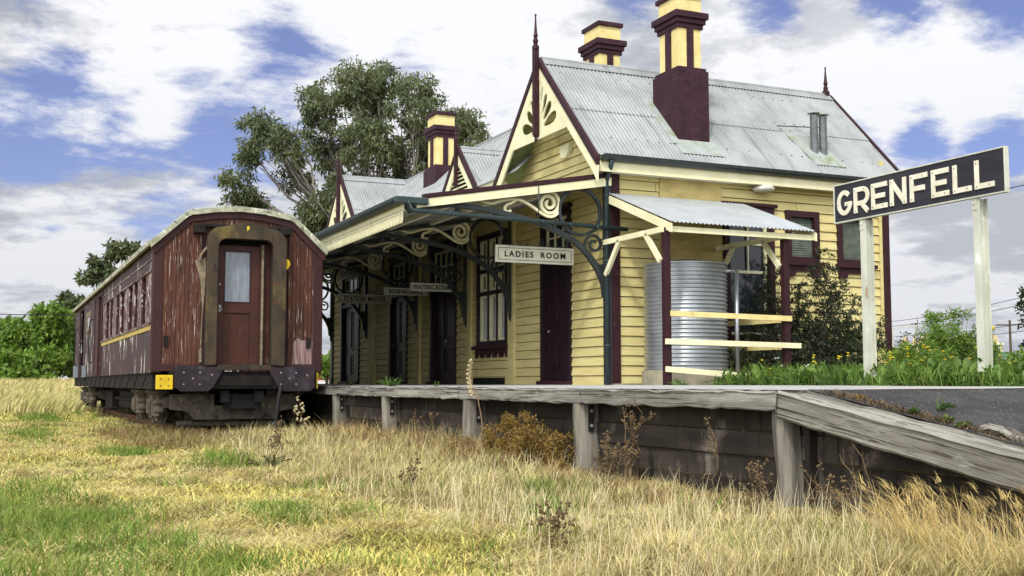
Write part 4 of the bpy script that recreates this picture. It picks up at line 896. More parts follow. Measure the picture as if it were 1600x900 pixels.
# ------------------------------------------------------------------ railway carriage
XL, XR, XC, Y0, Y1 = 2.43, 5.37, 3.90, 20.30, 41.0
cr = empty('railway_carriage', (XC, 30.6, .0), 'derelict red brown passenger carriage with peeling paint standing beside the platform', 'railway carriage')
half = [(1.55, 3.385), (.95, 3.94), (.88, 3.98), (.40, 4.06), (0, 4.085)]
arc = [(XC - a, z) for a, z in half] + [(XC + a, z) for a, z in reversed(half[:-1])]
def arcz(x):
    for (a, b) in zip(arc, arc[1:]):
        if a[0] <= x <= b[0]: return a[1] + (b[1] - a[1]) * (x - a[0]) / (b[0] - a[0] + 1e-9)
    return 3.4
PE = PX(Y0)
m = MB()
lower = [(x, z - .045) for x, z in arc]
m.prism(arc + lower[::-1], lambda a, z, d: (a, d, z), Y0 - .02, Y1 + .1); ro = m.build('carriage_roof', CROOFT, cr)
m = MB(); up = [(XC + (x - XC) * 1.010, z + .012) for x, z in arc]; dn = [(XC + (x - XC) * .985, z - .085) for x, z in arc]
m.prism(up + dn[::-1], lambda a, z, d: (a, d, z), Y0 - .12, Y0 - .022); m.build('roof_end_trim', CROOF, ro, .006)
m = MB()
for sx in (-1, 1): m.box(XC + sx * 1.545 - .03, XC + sx * 1.545 + .03, Y0 - .02, Y1, 3.335, 3.425)
m.build('gutter_strip', CROOF, ro)
m = MB(); up = [(XC + (x - XC) * .985, z - .086) for x, z in arc]; dn = [(XC + (x - XC) * .955, z - .19) for x, z in arc]
m.prism(up + dn[::-1], lambda a, z, d: (a, d, z), Y0 - .062, Y0 - .005); m.build('end_moulding', CARC, ro)
# end wall of narrow boards
m = MB(); bw = .072; x = XL + .16
while x < XR - .17:
    if not (3.22 < x + bw / 2 < 4.72):
        c0, c1 = x + .005, x + bw - .005
        zt0, zt1 = arcz(c0) - .12, arcz(c1) - .12
        m.prism([(c0, 1.30), (c1, 1.30), (c1, zt1), (c0, zt0)], PE, .004, .022)
        m.prism([(x, 1.30), (x + bw, 1.30), (x + bw, zt1), (x, zt0)], PE, -.01, .0085)
    x += bw
x = 3.22
while x < 4.72:
    c0, c1 = x + .005, x + bw - .005
    m.prism([(c0, 3.52), (c1, 3.52), (c1, arcz(c1) - .12), (c0, arcz(c0) - .12)], PE, .004, .020); m.prism([(x, 3.52), (x + bw, 3.52), (x + bw, arcz(x + bw) - .12), (x, arcz(x) - .12)], PE, -.01, .0085)
    x += bw
ew = m.build('end_boards', CARB, cr)
MB().pbox(PE, 3.20, 3.47, 1.30, 3.60, -.05, .002).build('end_bay_panel', CARC, ew); MB().pbox(PE, 4.44, 4.74, 1.30, 3.60, -.05, .002).build('end_bay_panel', CARC, ew)
for sx, c in ((-1, XL), (1, XR)):
    m = MB(); m.prism([(c - sx * .17 if sx > 0 else c - .015, 1.17), (c + .015 if sx > 0 else c + .17, 1.17), (c + .015 if sx > 0 else c + .17, arcz(c - sx * .16) - .13 if sx < 0 else 3.31), (c - .17 if sx > 0 else c - .015, arcz(c - .17) - .13 if sx > 0 else 3.31)], PE, -.12, .032); m.build('corner_post', CARC, cr, .02)
m = MB(); m.pbox(PE, XL + .0, XR, 1.20, 1.31, -.03, .05); m.build('end_sill', CARC, cr)
m = MB(); m.prism([(4.84, 1.33), (5.19, 1.33), (5.19, 1.62), (5.13, 1.78), (5.02, 1.75), (4.93, 1.80), (4.86, 1.70), (4.85, 1.5)], PE, .0228, .0245); m.build('bare_primer_patch', M('pinkish bare primer', (.30, .225, .22), (.14, .07, .06), 6, (5, 1, .4), rough=.8), cr)
for xx in (5.09, 4.69, 2.62): MB().pbox(PE, xx, xx + .07, 1.62, 1.80, .02, .06).build('lamp_iron', UNDER, cr)
# gangway and end door
def arch(x0, x1, zb, zt, r, peak=0.0):
    pts = [(x0, zb), (x0, zt - r)]
    pts += [(x0 + r - r * math.cos(q * PI / 12), zt - r + r * math.sin(q * PI / 12)) for q in range(1, 7)]
    if peak: pts += [((x0 + x1) / 2 - .02, zt + peak), ((x0 + x1) / 2 + .02, zt + peak)]
    pts += [(x1 - r + r * math.sin(q * PI / 12), zt - r + r * math.cos(q * PI / 12)) for q in range(0, 6)]
    return pts + [(x1, zt - r), (x1, zb)]
go = arch(3.285, 4.66, 1.29, 3.70, .24, .10); gi = arch(3.475, 4.43, 1.30, 3.50, .15)
m = MB(); n = len(gi)
poly = go + gi[::-1]
gw = m.prism(poly, PE, .06, .26).build('gangway_frame', GANG, cr, .012)
m = MB(); go2 = arch(3.34, 4.60, 1.30, 3.62, .22, .08); m.prism(go2 + gi[::-1], PE, -.02, .062); m.build('gangway_bellows', UNDER, gw)
m = MB(); m.pbox(PE, 3.50, 4.42, 1.22, 1.31, -.05, .24); m.build('gangway_threshold', GANG, gw)
m = MB(); m.pbox(PE, 3.44, 4.46, 1.25, 3.54, -.16, -.12); m.build('vestibule_back', DARK, cr)
dz0, dz1 = 1.31, 3.42
m = MB(); m.pbox(PE, 3.50, 3.635, dz0, dz1, -.11, -.05); m.pbox(PE, 4.09, 4.25, dz0, dz1, -.11, -.05); m.pbox(PE, 3.635, 4.09, 3.32, dz1, -.11, -.05); m.pbox(PE, 3.635, 4.09, 2.22, 2.41, -.11, -.05); m.pbox(PE, 3.635, 4.09, dz0, 1.42, -.11, -.05); m.pbox(PE, 3.635, 4.09, 1.42, 2.22, -.11, -.075)
ed = m.build('end_door', DOORR, cr, .006)
m = MB(); m.pbox(PE, 3.635, 4.09, 2.41, 3.32, -.10, -.085); m.build('door_window', GLASSD, ed)
m = MB(); rect_frame(m, PE, 3.625, 4.10, 2.40, 3.33, .022, -.06, -.04); m.build('window_bead', CARC, ed)
m = MB(); m.pbox(PE, 3.545, 3.585, 2.24, 2.36, -.05, -.04); m.tube([(3.565, Y0 + .04, 2.31), (3.565, Y0 - .005, 2.31), (3.60, Y0 - .005, 2.27)], .012, 8); m.bolt(PE, 3.56, 2.72, -.05, .018, .02); m.build('handle', BOLT, ed)
m = MB(); m.pbox(PE, 4.275, 4.31, 1.31, 3.44, -.10, .02); m.build('door_edge_strip', CLOTH, cr)
m = MB(); m.pbox(PE, 4.25, 4.275, 1.31, 3.46, -.12, -.02); m.pbox(PE, 4.31, 4.45, 1.31, 3.46, -.12, -.08); m.build('door_jamb', DOORR, cr)
m = MB(); m.ribbon(smoothp([(3.30, 3.35), (3.20, 3.22), (3.17, 3.10)], 4), PE, .03, .08, .2); m.prism([(3.10, 3.10), (3.28, 3.16), (3.285, 2.95), (3.27, 2.5), (3.24, 2.1), (3.235, 1.7), (3.215, 1.55), (3.225, 1.95), (3.235, 2.3), (3.20, 2.75)], PE, .10, .125); m.prism([(3.21, 1.35), (3.245, 1.35), (3.24, 1.62), (3.19, 1.55)], PE, .11, .13); m.build('torn_canvas', CLOTH, gw)
m = MB(); m.prism([(4.66, 3.20), (4.72, 3.17), (4.74, 3.09), (4.69, 3.0), (4.66, 3.02)], PE, .10, .2); m.build('yellow_rag', YSAFE, gw)
m = MB(); m.prism([(3.95, 3.73), (4.0, 3.73), (3.99, 3.66), (3.98, 3.68), (3.96, 3.64)], PE, .2605, .2625); m.build('yellow_paint_mark', YSAFE, gw)
m = MB(); m.pbox(PE, 3.07, 3.26, 3.58, 3.73, .02, .22); m.pbox(PE, 4.56, 4.76, 3.62, 3.77, .02, .22); m.pbox(PE, 3.2, 4.6, 3.70, 3.76, .02, .12); m.build('gangway_hanger', UNDER, gw, .01)
# headstock with its plates
m = MB(); m.pbox(PE, 2.72, 5.26, .90, 1.20, -.12, .14); m.pbox(PE, 3.55, 4.45, .95, 1.12, .14, .17); hs = m.build('headstock', UNDER, cr)
m = MB(); m.pbox(PE, 3.62, 4.36, 1.19, 1.29, .14, .20); m.build('buffer_beam_strip', CARP, hs)
for poly, nm in (([(2.79, 1.285), (3.63, 1.285), (3.60, 1.20), (3.44, .92), (3.36, .85), (2.90, .845), (2.80, .92)], 0), ([(4.35, 1.285), (5.21, 1.285), (5.21, .91), (5.13, .845), (4.66, .845), (4.56, .92), (4.38, 1.22)], 1)):
    m = MB(); m.prism(poly, PE, .15, .225); bp = m.build('buffer_plate', PLATE, hs, .012)
    q = MB(); x0 = poly[0][0] if nm == 0 else 4.45
    for (a, b) in ((.15, .30), (.42, .30), (.62, .26), (.15, .10), (.42, .10), (.30, .20)): MB().bolt(PE, x0 + a, .845 + b + .03, .225, .014, .008).build('bolt', BOLT, bp)
m = MB(); m.pbox(PE, 2.50, 2.775, .885, 1.13, .06, .17); sb = m.build('yellow_end_block', YSAFE, hs, .01)
q = MB()
for a in (2.57, 2.70):
    for b in (.95, 1.06): MB().bolt(PE, a, b, .17, .012, .006).build('bolt', UNDER, sb)
m = MB(); m.pbox(PE, 5.225, 5.29, .90, 1.18, .02, .12); m.build('yellow_end_block', YSAFE, hs)
m = MB(); m.pbox(PE, 3.68, 4.32, .55, .80, -.2, -.02); m.pbox(PE, 3.60, 3.74, .66, .86, -.05, .06); m.pbox(PE, 4.18, 4.34, .66, .86, -.05, .06); m.build('coupler_pocket', DARK, hs)
m = MB(); m.tube(smoothp([(4.62, Y0 - .05, 1.0), (4.60, Y0 - .22, .92), (4.55, Y0 - .28, .70), (4.53, Y0 - .26, .42), (4.50, Y0 - .22, .26)], 5), .032, 8); m.lathe([(.05, .2), (.055, .22), (.05, .30), (.03, .32)], (4.50, Y0 - .22, 0), 8); m.build('brake_hose', TYRE, hs, smooth=True)
# left side
PS = PY(XL)
wins = [(21.45, 22.05), (22.75, 23.28), (23.62, 24.30), (25.2, 25.92), (26.22, 26.80), (27.75, 28.3), (28.65, 29.42)]
m = MB(); m.pbox(PS, Y0 + .1, 30.3, 1.17, 1.93, -.08, .0); m.pbox(PS, Y0 + .1, 30.3, 2.97, 3.36, -.08, .0)
m.pbox(PS, 32.9, 36.9, 1.17, 3.36, -.08, -.002); m.pbox(PS, 38.75, Y1, 1.17, 3.36, -.08, -.002); m.pbox(PS, 30.3, 38.8, 3.24, 3.36, -.08, -.004)
m.build('side_panel', CARS, cr)
m = MB(); e = [Y0 + .1] + [v for a in wins for v in a] + [30.3]
for k in range(0, len(e), 2): MB().pbox(PS, e[k], e[k + 1], 1.99, 2.97, -.09, -.012).build('window_pillar', CARP, cr)
m = MB(); m.pbox(PS, Y0 + .12, 30.28, 1.905, 1.99, -.03, .016); m.build('waist_stripe', YSTR, cr)
m = MB(); m.pbox(PS, Y0 + .12, 30.28, 1.99, 2.035, -.03, .034); m.pbox(PS, Y0 + .12, 30.28, 3.12, 3.15, -.02, .012); m.pbox(PS, Y0 + .12, 30.28, 2.93, 2.96, -.02, .014); m.build('side_moulding', CARP, cr)
for (a, b) in wins:
    m = MB(); rect_frame(m, PS, a - .02, b + .02, 2.03, 2.95, .04, -.075, -.03); m.pbox(PS, a + .035, b - .035, 2.62, 2.655, -.075, -.03); wn = m.build('window', CARC, cr)
    MB().pbox(PS, a, b, 2.05, 2.95, -.092, -.078).build('window_glass', GLASSK, wn)
m = MB(); m.pbox(PS, 30.3, 32.9, 1.17, 3.30, -.45, -.30); m.build('side_door', CARP, cr)
m = MB(); m.pbox(PS, 30.28, 30.42, 1.17, 3.30, -.3, .02); m.pbox(PS, 32.0, 32.92, 1.17, 3.30, -.3, -.03); m.build('door_jamb', CARC, cr)
m = MB(); m.pbox(PS, 36.9, 38.75, 1.17, 3.25, -.6, -.5); m.build('dark_doorway', DARK, cr)
m = MB(); rect_frame(m, PS, 34.2, 35.7, 2.45, 3.02, .14, -.03, .02); wn = m.build('window', CLOTH, cr); MB().pbox(PS, 34.3, 35.6, 2.5, 2.95, -.02, .0).build('window_glass', GLASS, wn)
for y in (33.2, 36.55, 39.1):
    m = MB(); m.tube(smoothp([(XL - .01, y, 2.70), (XL - .09, y, 2.64), (XL - .09, y, 1.62), (XL - .01, y, 1.56)], 4), .016, 6); m.build('handrail', UNDER, cr)
m = MB(); m.pbox(PS, 38.9, 40.9, 1.16, 1.55, .002, .03); m.pbox(PS, 35.4, 36.85, 1.16, 1.50, .002, .03); m.build('grey_kick_plate', M('grey blue sheet', (.16, .19, .20), None, 5, rough=.6), cr)
m = MB(); m.box(XR - .06, XR, Y0 + .1, Y1, 1.17, 3.36); m.build('platform_side', CARS, cr)
m = MB(); m.box(XL, XR, Y1 - .06, Y1, 1.17, 3.45); m.prism([(x, z - .05) for x, z in arc] , lambda a, z, d: (a, d, z), Y1 - .05, Y1 - .01); m.build('far_end', CARB, cr)
m = MB(); m.prism([(x, z - .06) for x, z in arc], lambda a, z, d: (a, d, z), Y0 + .20, Y0 + .24); m.box(XL + .02, XR - .02, Y0 + .2, Y1 - .1, 1.12, 1.18); m.box(XL + .48, XR - .3, Y0 + .5, Y1 - .5, 1.2, 3.3); m.build('carriage_interior', DARK, cr)
m = MB(); m.box(XL + .03, XL + .13, Y0 + .12, Y1 - .1, .89, 1.168); m.box(XR - .13, XR - .03, Y0 + .12, Y1 - .1, .89, 1.168); m.box(3.2, 3.4, Y0, Y1 - .1, .80, 1.1); m.box(4.4, 4.6, Y0, Y1 - .1, .80, 1.1)
for k in range(15):
    y = Y0 + .9 + k * 1.35; m.prism([(XL - .0, 1.165), (XL + .06, 1.165), (XL + .5, .89), (XL + .06, .89)], lambda a, z, d: (a, d, z), y, y + .05)
    m.beam((XL + .025, y + .02, 1.15), (XL + .025, y + .6, .91), .012, .05)
m.box(2.9, 4.9, 27.0, 30.5, .42, .80); m.box(2.8, 3.3, 31.2, 33.2, .38, .78); m.tube([(2.9, 26.0, .62), (2.9, 33, .62)], .05, 8); m.build('underframe', UNDER, cr)
def bogie(yc):
    b = MB()
    for x in (2.77, 5.03):
        b.box(x - .06, x + .06, yc - 1.75, yc + 1.75, .56, .74); b.prism([(yc - 1.75, .74), (yc - 1.2, .9), (yc + 1.2, .9), (yc + 1.75, .74)], lambda a, z, d: (d, a, z), x - .05, x + .05)
        b.prism([(yc - .6, .56), (yc + .6, .56), (yc + .4, .34), (yc - .4, .34)], lambda a, z, d: (d, a, z), x - .05, x + .05)
    b.prism([(2.80, .80), (3.55, .80), (3.55, .60), (4.25, .60), (4.25, .80), (4.97, .80), (4.97, .54), (4.72, .50), (4.60, .36), (3.22, .36), (3.08, .50), (2.80, .54)], lambda a, z, d: (a, d, z), yc - 1.95, yc - 1.80)
    b.box(2.75, 5.05, yc + 1.70, yc + 1.80, .54, .76); b.box(2.7, 5.1, yc - .25, yc + .25, .45, .82)
    b.tube([(2.95, yc - 1.72, .28), (4.85, yc - 1.72, .28)], .05, 8)
    o = b.build('bogie', BOG, cr)
    for y in (yc - 1.2, yc + 1.2):
        for x in (2.69, 5.11):
            q = MB(); q.box(x - .13, x + .10, y - .17, y + .17, .40, .78); q.prism([(y - .13, .46), (y + .13, .46), (y + .13, .66), (y, .72), (y - .13, .66)], lambda a, z, d: (d, a, z), x - .19, x - .13); q.box(x - .1, x + .1, y - .06, y + .06, .28, .40); q.build('axle_box', BOGL, o, .015)
            q = MB()
            for yy in (y - .36, y + .36): q.lathe([(.07, .46), (.12, .50), (.12, .54), (.07, .60), (.115, .64), (.115, .68), (.06, .72), (.17, .84), (.17, .86), (.05, .87)], (x - .01, yy, 0), 10)
            q.beam((x - .08, y - .55, .44), (x - .08, y + .55, .44), .05, .05); q.beam((x - .08, y - .5, .34), (x - .08, y + .12, .60), .03, .03); q.build('spring_hanger', BOGL, o)
        for x in (3.1825, 4.6175):
            q = MB(); s = -1 if x < 4 else 1
            prof = [(.10, -.08), (.13, -.02), (.36, .0), (.37, .055), (.46, .06), (.455, -.045), (.49, -.05), (.49, -.075), (.36, -.08)]
            q.lathe(prof, (0, 0, 0), 28); q.v = [(x + zz * s, y + xx, .655 + yy) for xx, yy, zz in q.v]; q.build('wheel', BOG, o, smooth=False)
        q = MB(); q.tube([(2.75, y, .655), (5.05, y, .655)], .075, 10); q.build('axle', UNDER, o)
    return o
bg_ = bogie(22.55)
c = copy_tree(bg_, cr); c.location = bg_.location + Vector((0, 14.6, 0))

# ------------------------------------------------------------------ vegetation
def gz(x, y): return ground_z(x, y)
def blades(name, roots, h, wd, az, lean, mat, parent=None, curl=1.7, base=None):
    N = len(roots); h = np.asarray(h); wd = np.asarray(wd)
    d = np.stack([np.cos(az), np.sin(az), np.zeros(N)], 1)
    pa = az + PI / 2 + RNG.uniform(-.9, .9, N); p = np.stack([np.cos(pa), np.sin(pa), np.zeros(N)], 1)
    def at(s): return roots + d * (lean * h * s ** curl)[:, None] + np.array([0, 0, 1.0]) * (h * s * np.sqrt(np.clip(1 - (lean * s * .55) ** 2, .05, 1)))[:, None]
    b0, b1, b2 = at(0.0), at(.55), at(1.0)
    V = np.stack([b0 - p * wd[:, None] / 2, b0 + p * wd[:, None] / 2, b1 - p * wd[:, None] * .42, b1 + p * wd[:, None] * .42, b2], 1).reshape(-1, 3)
    k = np.arange(N)[:, None] * 5
    F = np.concatenate([k + np.array([[0, 1, 3]]), k + np.array([[0, 3, 2]]), k + np.array([[2, 3, 4]])], 1).reshape(-1, 3)
    return raw_mesh(name, V, F, 3, mat, parent), b2
def logy(n, a, b): return a * (b / a) ** RNG.random(n)
def field(n, ya, yb, xf, clump=.0, per=1):
    c = n // per; y = logy(c, ya, yb); lo, hi = xf(y); x = lo + (hi - lo) * RNG.random(c)
    if per > 1:
        s = clump * (1 + .04 * y); x = np.repeat(x, per) + RNG.normal(0, 1, c * per) * np.repeat(s, per); y = np.repeat(y, per) + RNG.normal(0, 1, c * per) * np.repeat(s, per)
    return x, y
def vn(x, y, s, o=0.0):                                 # cheap smooth 2-D noise
    return (np.sin(x * s + 1.3 * np.sin(y * s * .7 + o)) + np.sin(y * s * 1.13 + 1.7 * np.sin(x * s * .61 + o * 2)) + np.sin((x + y) * s * .77 + o * 3)) / 3
GREEN_SPOTS = [(.35, 7.6, .75, 2.2), (.2, 10.3, .50, 1.4), (1.0, 6.0, .40, .5), (1.62, 16.6, .35, 1.4), (1.2, 33, .5, 5), (.7, 23, .35, 2.5), (2.45, 13.6, .3, .9), (1.9, 8.6, .25, .6), (3.7, 7.6, .22, .3), (4.4, 9.2, .2, .3)]
def greenness(x, y):
    gsum = np.zeros_like(x)
    for (cx, cy, rx, ry) in GREEN_SPOTS: gsum = np.maximum(gsum, np.exp(-(((x - cx) / rx) ** 2 + ((y - cy) / ry) ** 2)))
    return gsum
tall_edge = lambda y: 2.42 + .22 * np.sin(y * 1.3) + .15 * np.sin(y * 3.1 + 1) + np.where(y > 12.5, .10 * (y - 12.5), 0)
def R3(x, y, dz=0.0): return np.stack([x, y, gz(x, y) + dz], 1)
# mown straw lawn, lying short
x, y = field(150000, 5.0, 46, lambda y: (np.full_like(y, -1.2) - .02 * y, np.minimum(tall_edge(y) + .5, 3.2)), .045, 5)
x2, y2 = field(40000, 4.0, 46, lambda y: (np.full_like(y, -5.0) - .05 * y, np.full_like(y, -1.2) - .02 * y), .06, 5); x = np.concatenate([x, x2]); y = np.concatenate([y, y2])
gnn = greenness(x, y) * .6 + .25 * vn(x, y, 2.3, 1); keep = (RNG.random(len(x)) > gnn) & (vn(x, y, 1.1, 4) + .5 * vn(x, y, 4.7, 2) + .45 * vn(x, y, 11, 2) > -.40) ; x, y = x[keep], y[keep]; N = len(x)
tag(blades('mown_grass', R3(x, y), (.030 + .075 * RNG.random(N) ** 1.8) * (1 + .4 * vn(x, y, 1.7)), .0040 + .0005 * y, RNG.uniform(0, 2 * PI, N), RNG.uniform(.8, 2.4, N), STRAWM)[0], 'short mown straw coloured grass', 'grass', kind='stuff')
x, y = field(260000, 4.9, 46, lambda y: (np.full_like(y, -1.2) - .02 * y, np.full_like(y, 5.2)), .035, 6)
gnn = greenness(x, y); keep = RNG.random(len(x)) < np.clip(gnn * .95 - .16 + .34 * vn(x, y, 3.1, 3) + .2 * vn(x, y, 8.3, 1), 0, .75); x, y = x[keep], y[keep]; N = len(x)
tag(blades('green_grass', R3(x, y), (.05 + .10 * RNG.random(N)) * (1 + .3 * vn(x, y, 2.1)) * np.where(x > 2.3, 1.5, 1), .0045 + .0005 * y, RNG.uniform(0, 2 * PI, N), RNG.uniform(.2, 1.2, N), GREENG)[0], 'patches of fresh green grass', 'grass', kind='stuff')
x, y = field(60000, 5.0, 30, lambda y: (np.full_like(y, -1.0), tall_edge(y) + .8), .06, 4); N = len(x)
keep = (vn(x, y, 1.6, 7) + .5 * vn(x, y, 5.1, 2) > -.25); x, y = x[keep], y[keep]; N = len(x)
tag(blades('straw_litter', R3(x, y, .012), RNG.uniform(.04, .13, N), .0032 + .0004 * y, RNG.normal(.6, 1.3, N), RNG.uniform(1.75, 2.6, N), M('bleached cut straw', (.68, .60, .27), (.38, .29, .12), 2.4, rough=.7, isl=.3, trans=.15), curl=1.05)[0], 'pale cut straw lying on the mown strip', 'straw', kind='stuff')
# tall dry tussocks between the mown strip and the platform: each a fountain of fine blades
def tussocks(name, M_, ya, yb, xf, per, H0, H1, R0, R1, mat, label, wk=1.0, skip=None, sub='grass'):
    cy = logy(M_, ya, yb); lo, hi = xf(cy); cx = lo + (hi - lo) * RNG.random(M_)
    H = (H0 + (H1 - H0) * RNG.random(M_) ** 1.7) * (1 + .45 * vn(cx, cy, 1.25, 2)); Rr = RNG.uniform(R0, R1, M_) * (.8 + .02 * cy)
    hf = np.clip((cx - tall_edge(cy)) / .8, .45, 1) * np.where((cx > 4.95) & (cy < 12), .50, 1) * (.60 + .52 * ss(7.5, 14, cy)); H *= hf
    u = np.sqrt(RNG.random((M_, per))); a = RNG.uniform(0, 2 * PI, (M_, per))
    x = (cx[:, None] + Rr[:, None] * u * np.cos(a)).ravel(); y = (cy[:, None] + Rr[:, None] * u * np.sin(a)).ravel(); u = u.ravel(); a = a.ravel(); n = len(x)
    h = np.repeat(H, per) * (1 - .35 * u) * RNG.uniform(.55, 1.25, n); ln = .22 + 1.55 * u * RNG.uniform(.4, 1.5, n); sw = np.repeat(RNG.normal(.4, .6, M_), per)
    k = (x < 5.70) & (y > 3.8) & ~((y > 19.6) & (x > 3.0)); x, y, h, ln, a, sw = x[k], y[k], h[k], ln[k], a[k], sw[k]; n = len(x)
    az = np.arctan2(np.sin(a) + .5 * np.sin(sw), np.cos(a) + .5 * np.cos(sw)) + RNG.normal(0, .8, n)
    tag(blades(name, R3(x, y), h, (.0028 + .00036 * y) * wk, az, ln, mat)[0], label, sub, kind='stuff')
xt = lambda y: (tall_edge(y), np.full_like(y, 5.66))
tussocks('tall_dry_grass', 2300, 4.2, 21.5, xt, 60, .10, .36, .07, .22, STRAWT, 'tall dry straw grass growing along the platform')
tussocks('grey_dry_grass', 900, 4.2, 20, xt, 42, .08, .26, .08, .24, M('greyed dry grass', (.46, .37, .165), (.25, .19, .085), 1.5, rough=.7, isl=.45, trans=.15), 'greyish older grass among the dry tussocks')
tussocks('brown_thatch', 420, 4.8, 20, lambda y: (tall_edge(y) - .15, tall_edge(y) + .75), 46, .05, .16, .10, .26, M('brown thatch grass', (.26, .19, .085), (.15, .105, .05), 1.5, rough=.8, isl=.45, trans=.2), 'brown dead grass at the edge of the mown strip')
tussocks('dry_tangle', 330, 7.6, 19.5, lambda y: (np.full_like(y, 4.75), np.full_like(y, 5.66)), 44, .16, .48, .10, .24, M('tan weed tangle', (.34, .24, .10), (.17, .115, .055), 1.5, rough=.8, isl=.5, trans=.1), 'tangled tan dead weeds along the timber wall', .9)
tussocks('olive_grass', 300, 4.4, 18, xt, 50, .06, .18, .10, .26, M('olive grass', (.24, .26, .075), (.34, .32, .12), 1.5, rough=.6, isl=.3, trans=.3), 'olive green grass low among the dry tussocks')
# fine pale seed stalks rising above it
x, y = field(2600, 4.4, 20, lambda y: (tall_edge(y) + .25, np.full_like(y, 5.6)), .12, 5); keep = x < 5.7; x, y = x[keep], y[keep]; N = len(x)
o_, tips = blades('seed_stalks', R3(x, y), RNG.uniform(.14, .32, N), .003 + .0003 * y, RNG.uniform(-.7, 2.2, N), RNG.uniform(.15, .7, N), PALESEED)
tag(o_, 'thin pale grass stalks standing above the dry tufts', 'grass', kind='stuff')
# golden long grass in the near right corner
x, y = field(2600, 4.25, 6.3, lambda y: (np.full_like(y, 3.9) + .0 * y, np.full_like(y, 5.55)), .10, 13)
keep = (x > 4.35 + .30 * (y - 4.2)) & (x < 5.6) & (y < 5.7) & (RNG.random(len(x)) < .6); x, y = x[keep], y[keep]; N = len(x); az = RNG.normal(2.2, .7, N); L = RNG.uniform(.16, .36, N); ln = RNG.uniform(.15, 1.2, N)
o_, tips = blades('golden_grass', R3(x, y), L, np.full(N, .006), az, ln, SEED); tag(o_, 'long golden wild barley leaning in the near corner', 'grass', kind='stuff')
sel = RNG.random(N) < .22; tp = tips[sel]; a2 = az[sel]
rep = 9; T = np.repeat(tp, rep, 0) + RNG.normal(0, .006, (len(tp) * rep, 3)) - np.stack([np.cos(np.repeat(a2, rep)) * RNG.random(len(tp) * rep) * .07, np.sin(np.repeat(a2, rep)) * RNG.random(len(tp) * rep) * .07, RNG.random(len(tp) * rep) * .02], 1)
tag(blades('barley_heads', T, RNG.uniform(.04, .09, len(T)), np.full(len(T), .0035), np.repeat(a2, rep) + RNG.normal(0, .35, len(T)), RNG.uniform(1.0, 1.7, len(T)), SEED)[0], 'bristly golden barley heads in the near corner', 'grass', kind='stuff')
# grass on the rising bank behind and around the bogies
x, y = field(26000, 38, 76, lambda y: (np.full_like(y, -4.0), np.full_like(y, 9.0)), .25, 9); N = len(x)
tag(blades('bank_grass', R3(x, y), RNG.uniform(.18, .50, N), .028 + .0004 * y, RNG.normal(.3, .8, N), RNG.uniform(.2, 1.0, N), M('pale bank grass', (.60, .50, .24), (.40, .38, .13), .35, rough=.6, isl=.25, trans=.3))[0], 'tall pale grass on the bank beyond the carriage', 'grass', kind='stuff')
x, y = field(9000, 17.5, 24, lambda y: (np.full_like(y, 1.9), np.full_like(y, 5.3)), .09, 12); N = len(x)
tag(blades('brown_grass', R3(x, y), RNG.uniform(.08, .26, N), np.full(N, .013), RNG.uniform(0, 2 * PI, N), RNG.uniform(.3, 1.3, N), M('brown dry grass', (.20, .15, .065), (.30, .23, .09), 1.5, rough=.7, isl=.3, trans=.25))[0], 'brownish dry grass around the carriage bogie', 'grass', kind='stuff')

def leaves(name, C_, n, size, mat, parent=None, droop=.0, wl=.36, spread=None, flat=0.0):
    C_ = np.asarray(C_, float); K = len(C_); sp = np.asarray(spread if spread is not None else [.3] * K, float)
    c = np.repeat(C_, n, 0); s = np.repeat(sp, n); N = len(c)
    off = RNG.normal(0, 1, (N, 3)); off /= (np.linalg.norm(off, axis=1, keepdims=True) + 1e-9); off *= (RNG.random(N) ** .45)[:, None]
    off[:, 2] *= .8; pos = c + off * s[:, None]
    d = RNG.normal(0, 1, (N, 3)) + off * .6; d[:, 2] = d[:, 2] * (1 - flat) - droop * 1.6; d /= np.linalg.norm(d, axis=1, keepdims=True)
    q = np.cross(d, RNG.normal(0, 1, (N, 3))); q /= np.linalg.norm(q, axis=1, keepdims=True)
    L = size * RNG.uniform(.6, 1.35, N); wv = L * wl
    V = np.stack([pos, pos + d * (L * .42)[:, None] + q * (wv / 2)[:, None], pos + d * L[:, None], pos + d * (L * .42)[:, None] - q * (wv / 2)[:, None]], 1)
    if parent: V = V - np.array(world_of(parent))
    F = np.arange(N * 4).reshape(N, 4)
    o = raw_mesh(name, V.reshape(-1, 3), F, 4, mat, parent); return o
def wig(a, b, n, amp, rr):
    a, b = Vector(a), Vector(b); out = []
    for i in range(n + 1):
        f = i / n; w_ = math.sin(PI * f) * amp
        out.append(a.lerp(b, f) + Vector((rr.uniform(-w_, w_), rr.uniform(-w_, w_), rr.uniform(-w_, w_) * .6 - .10 * w_)))
    return out
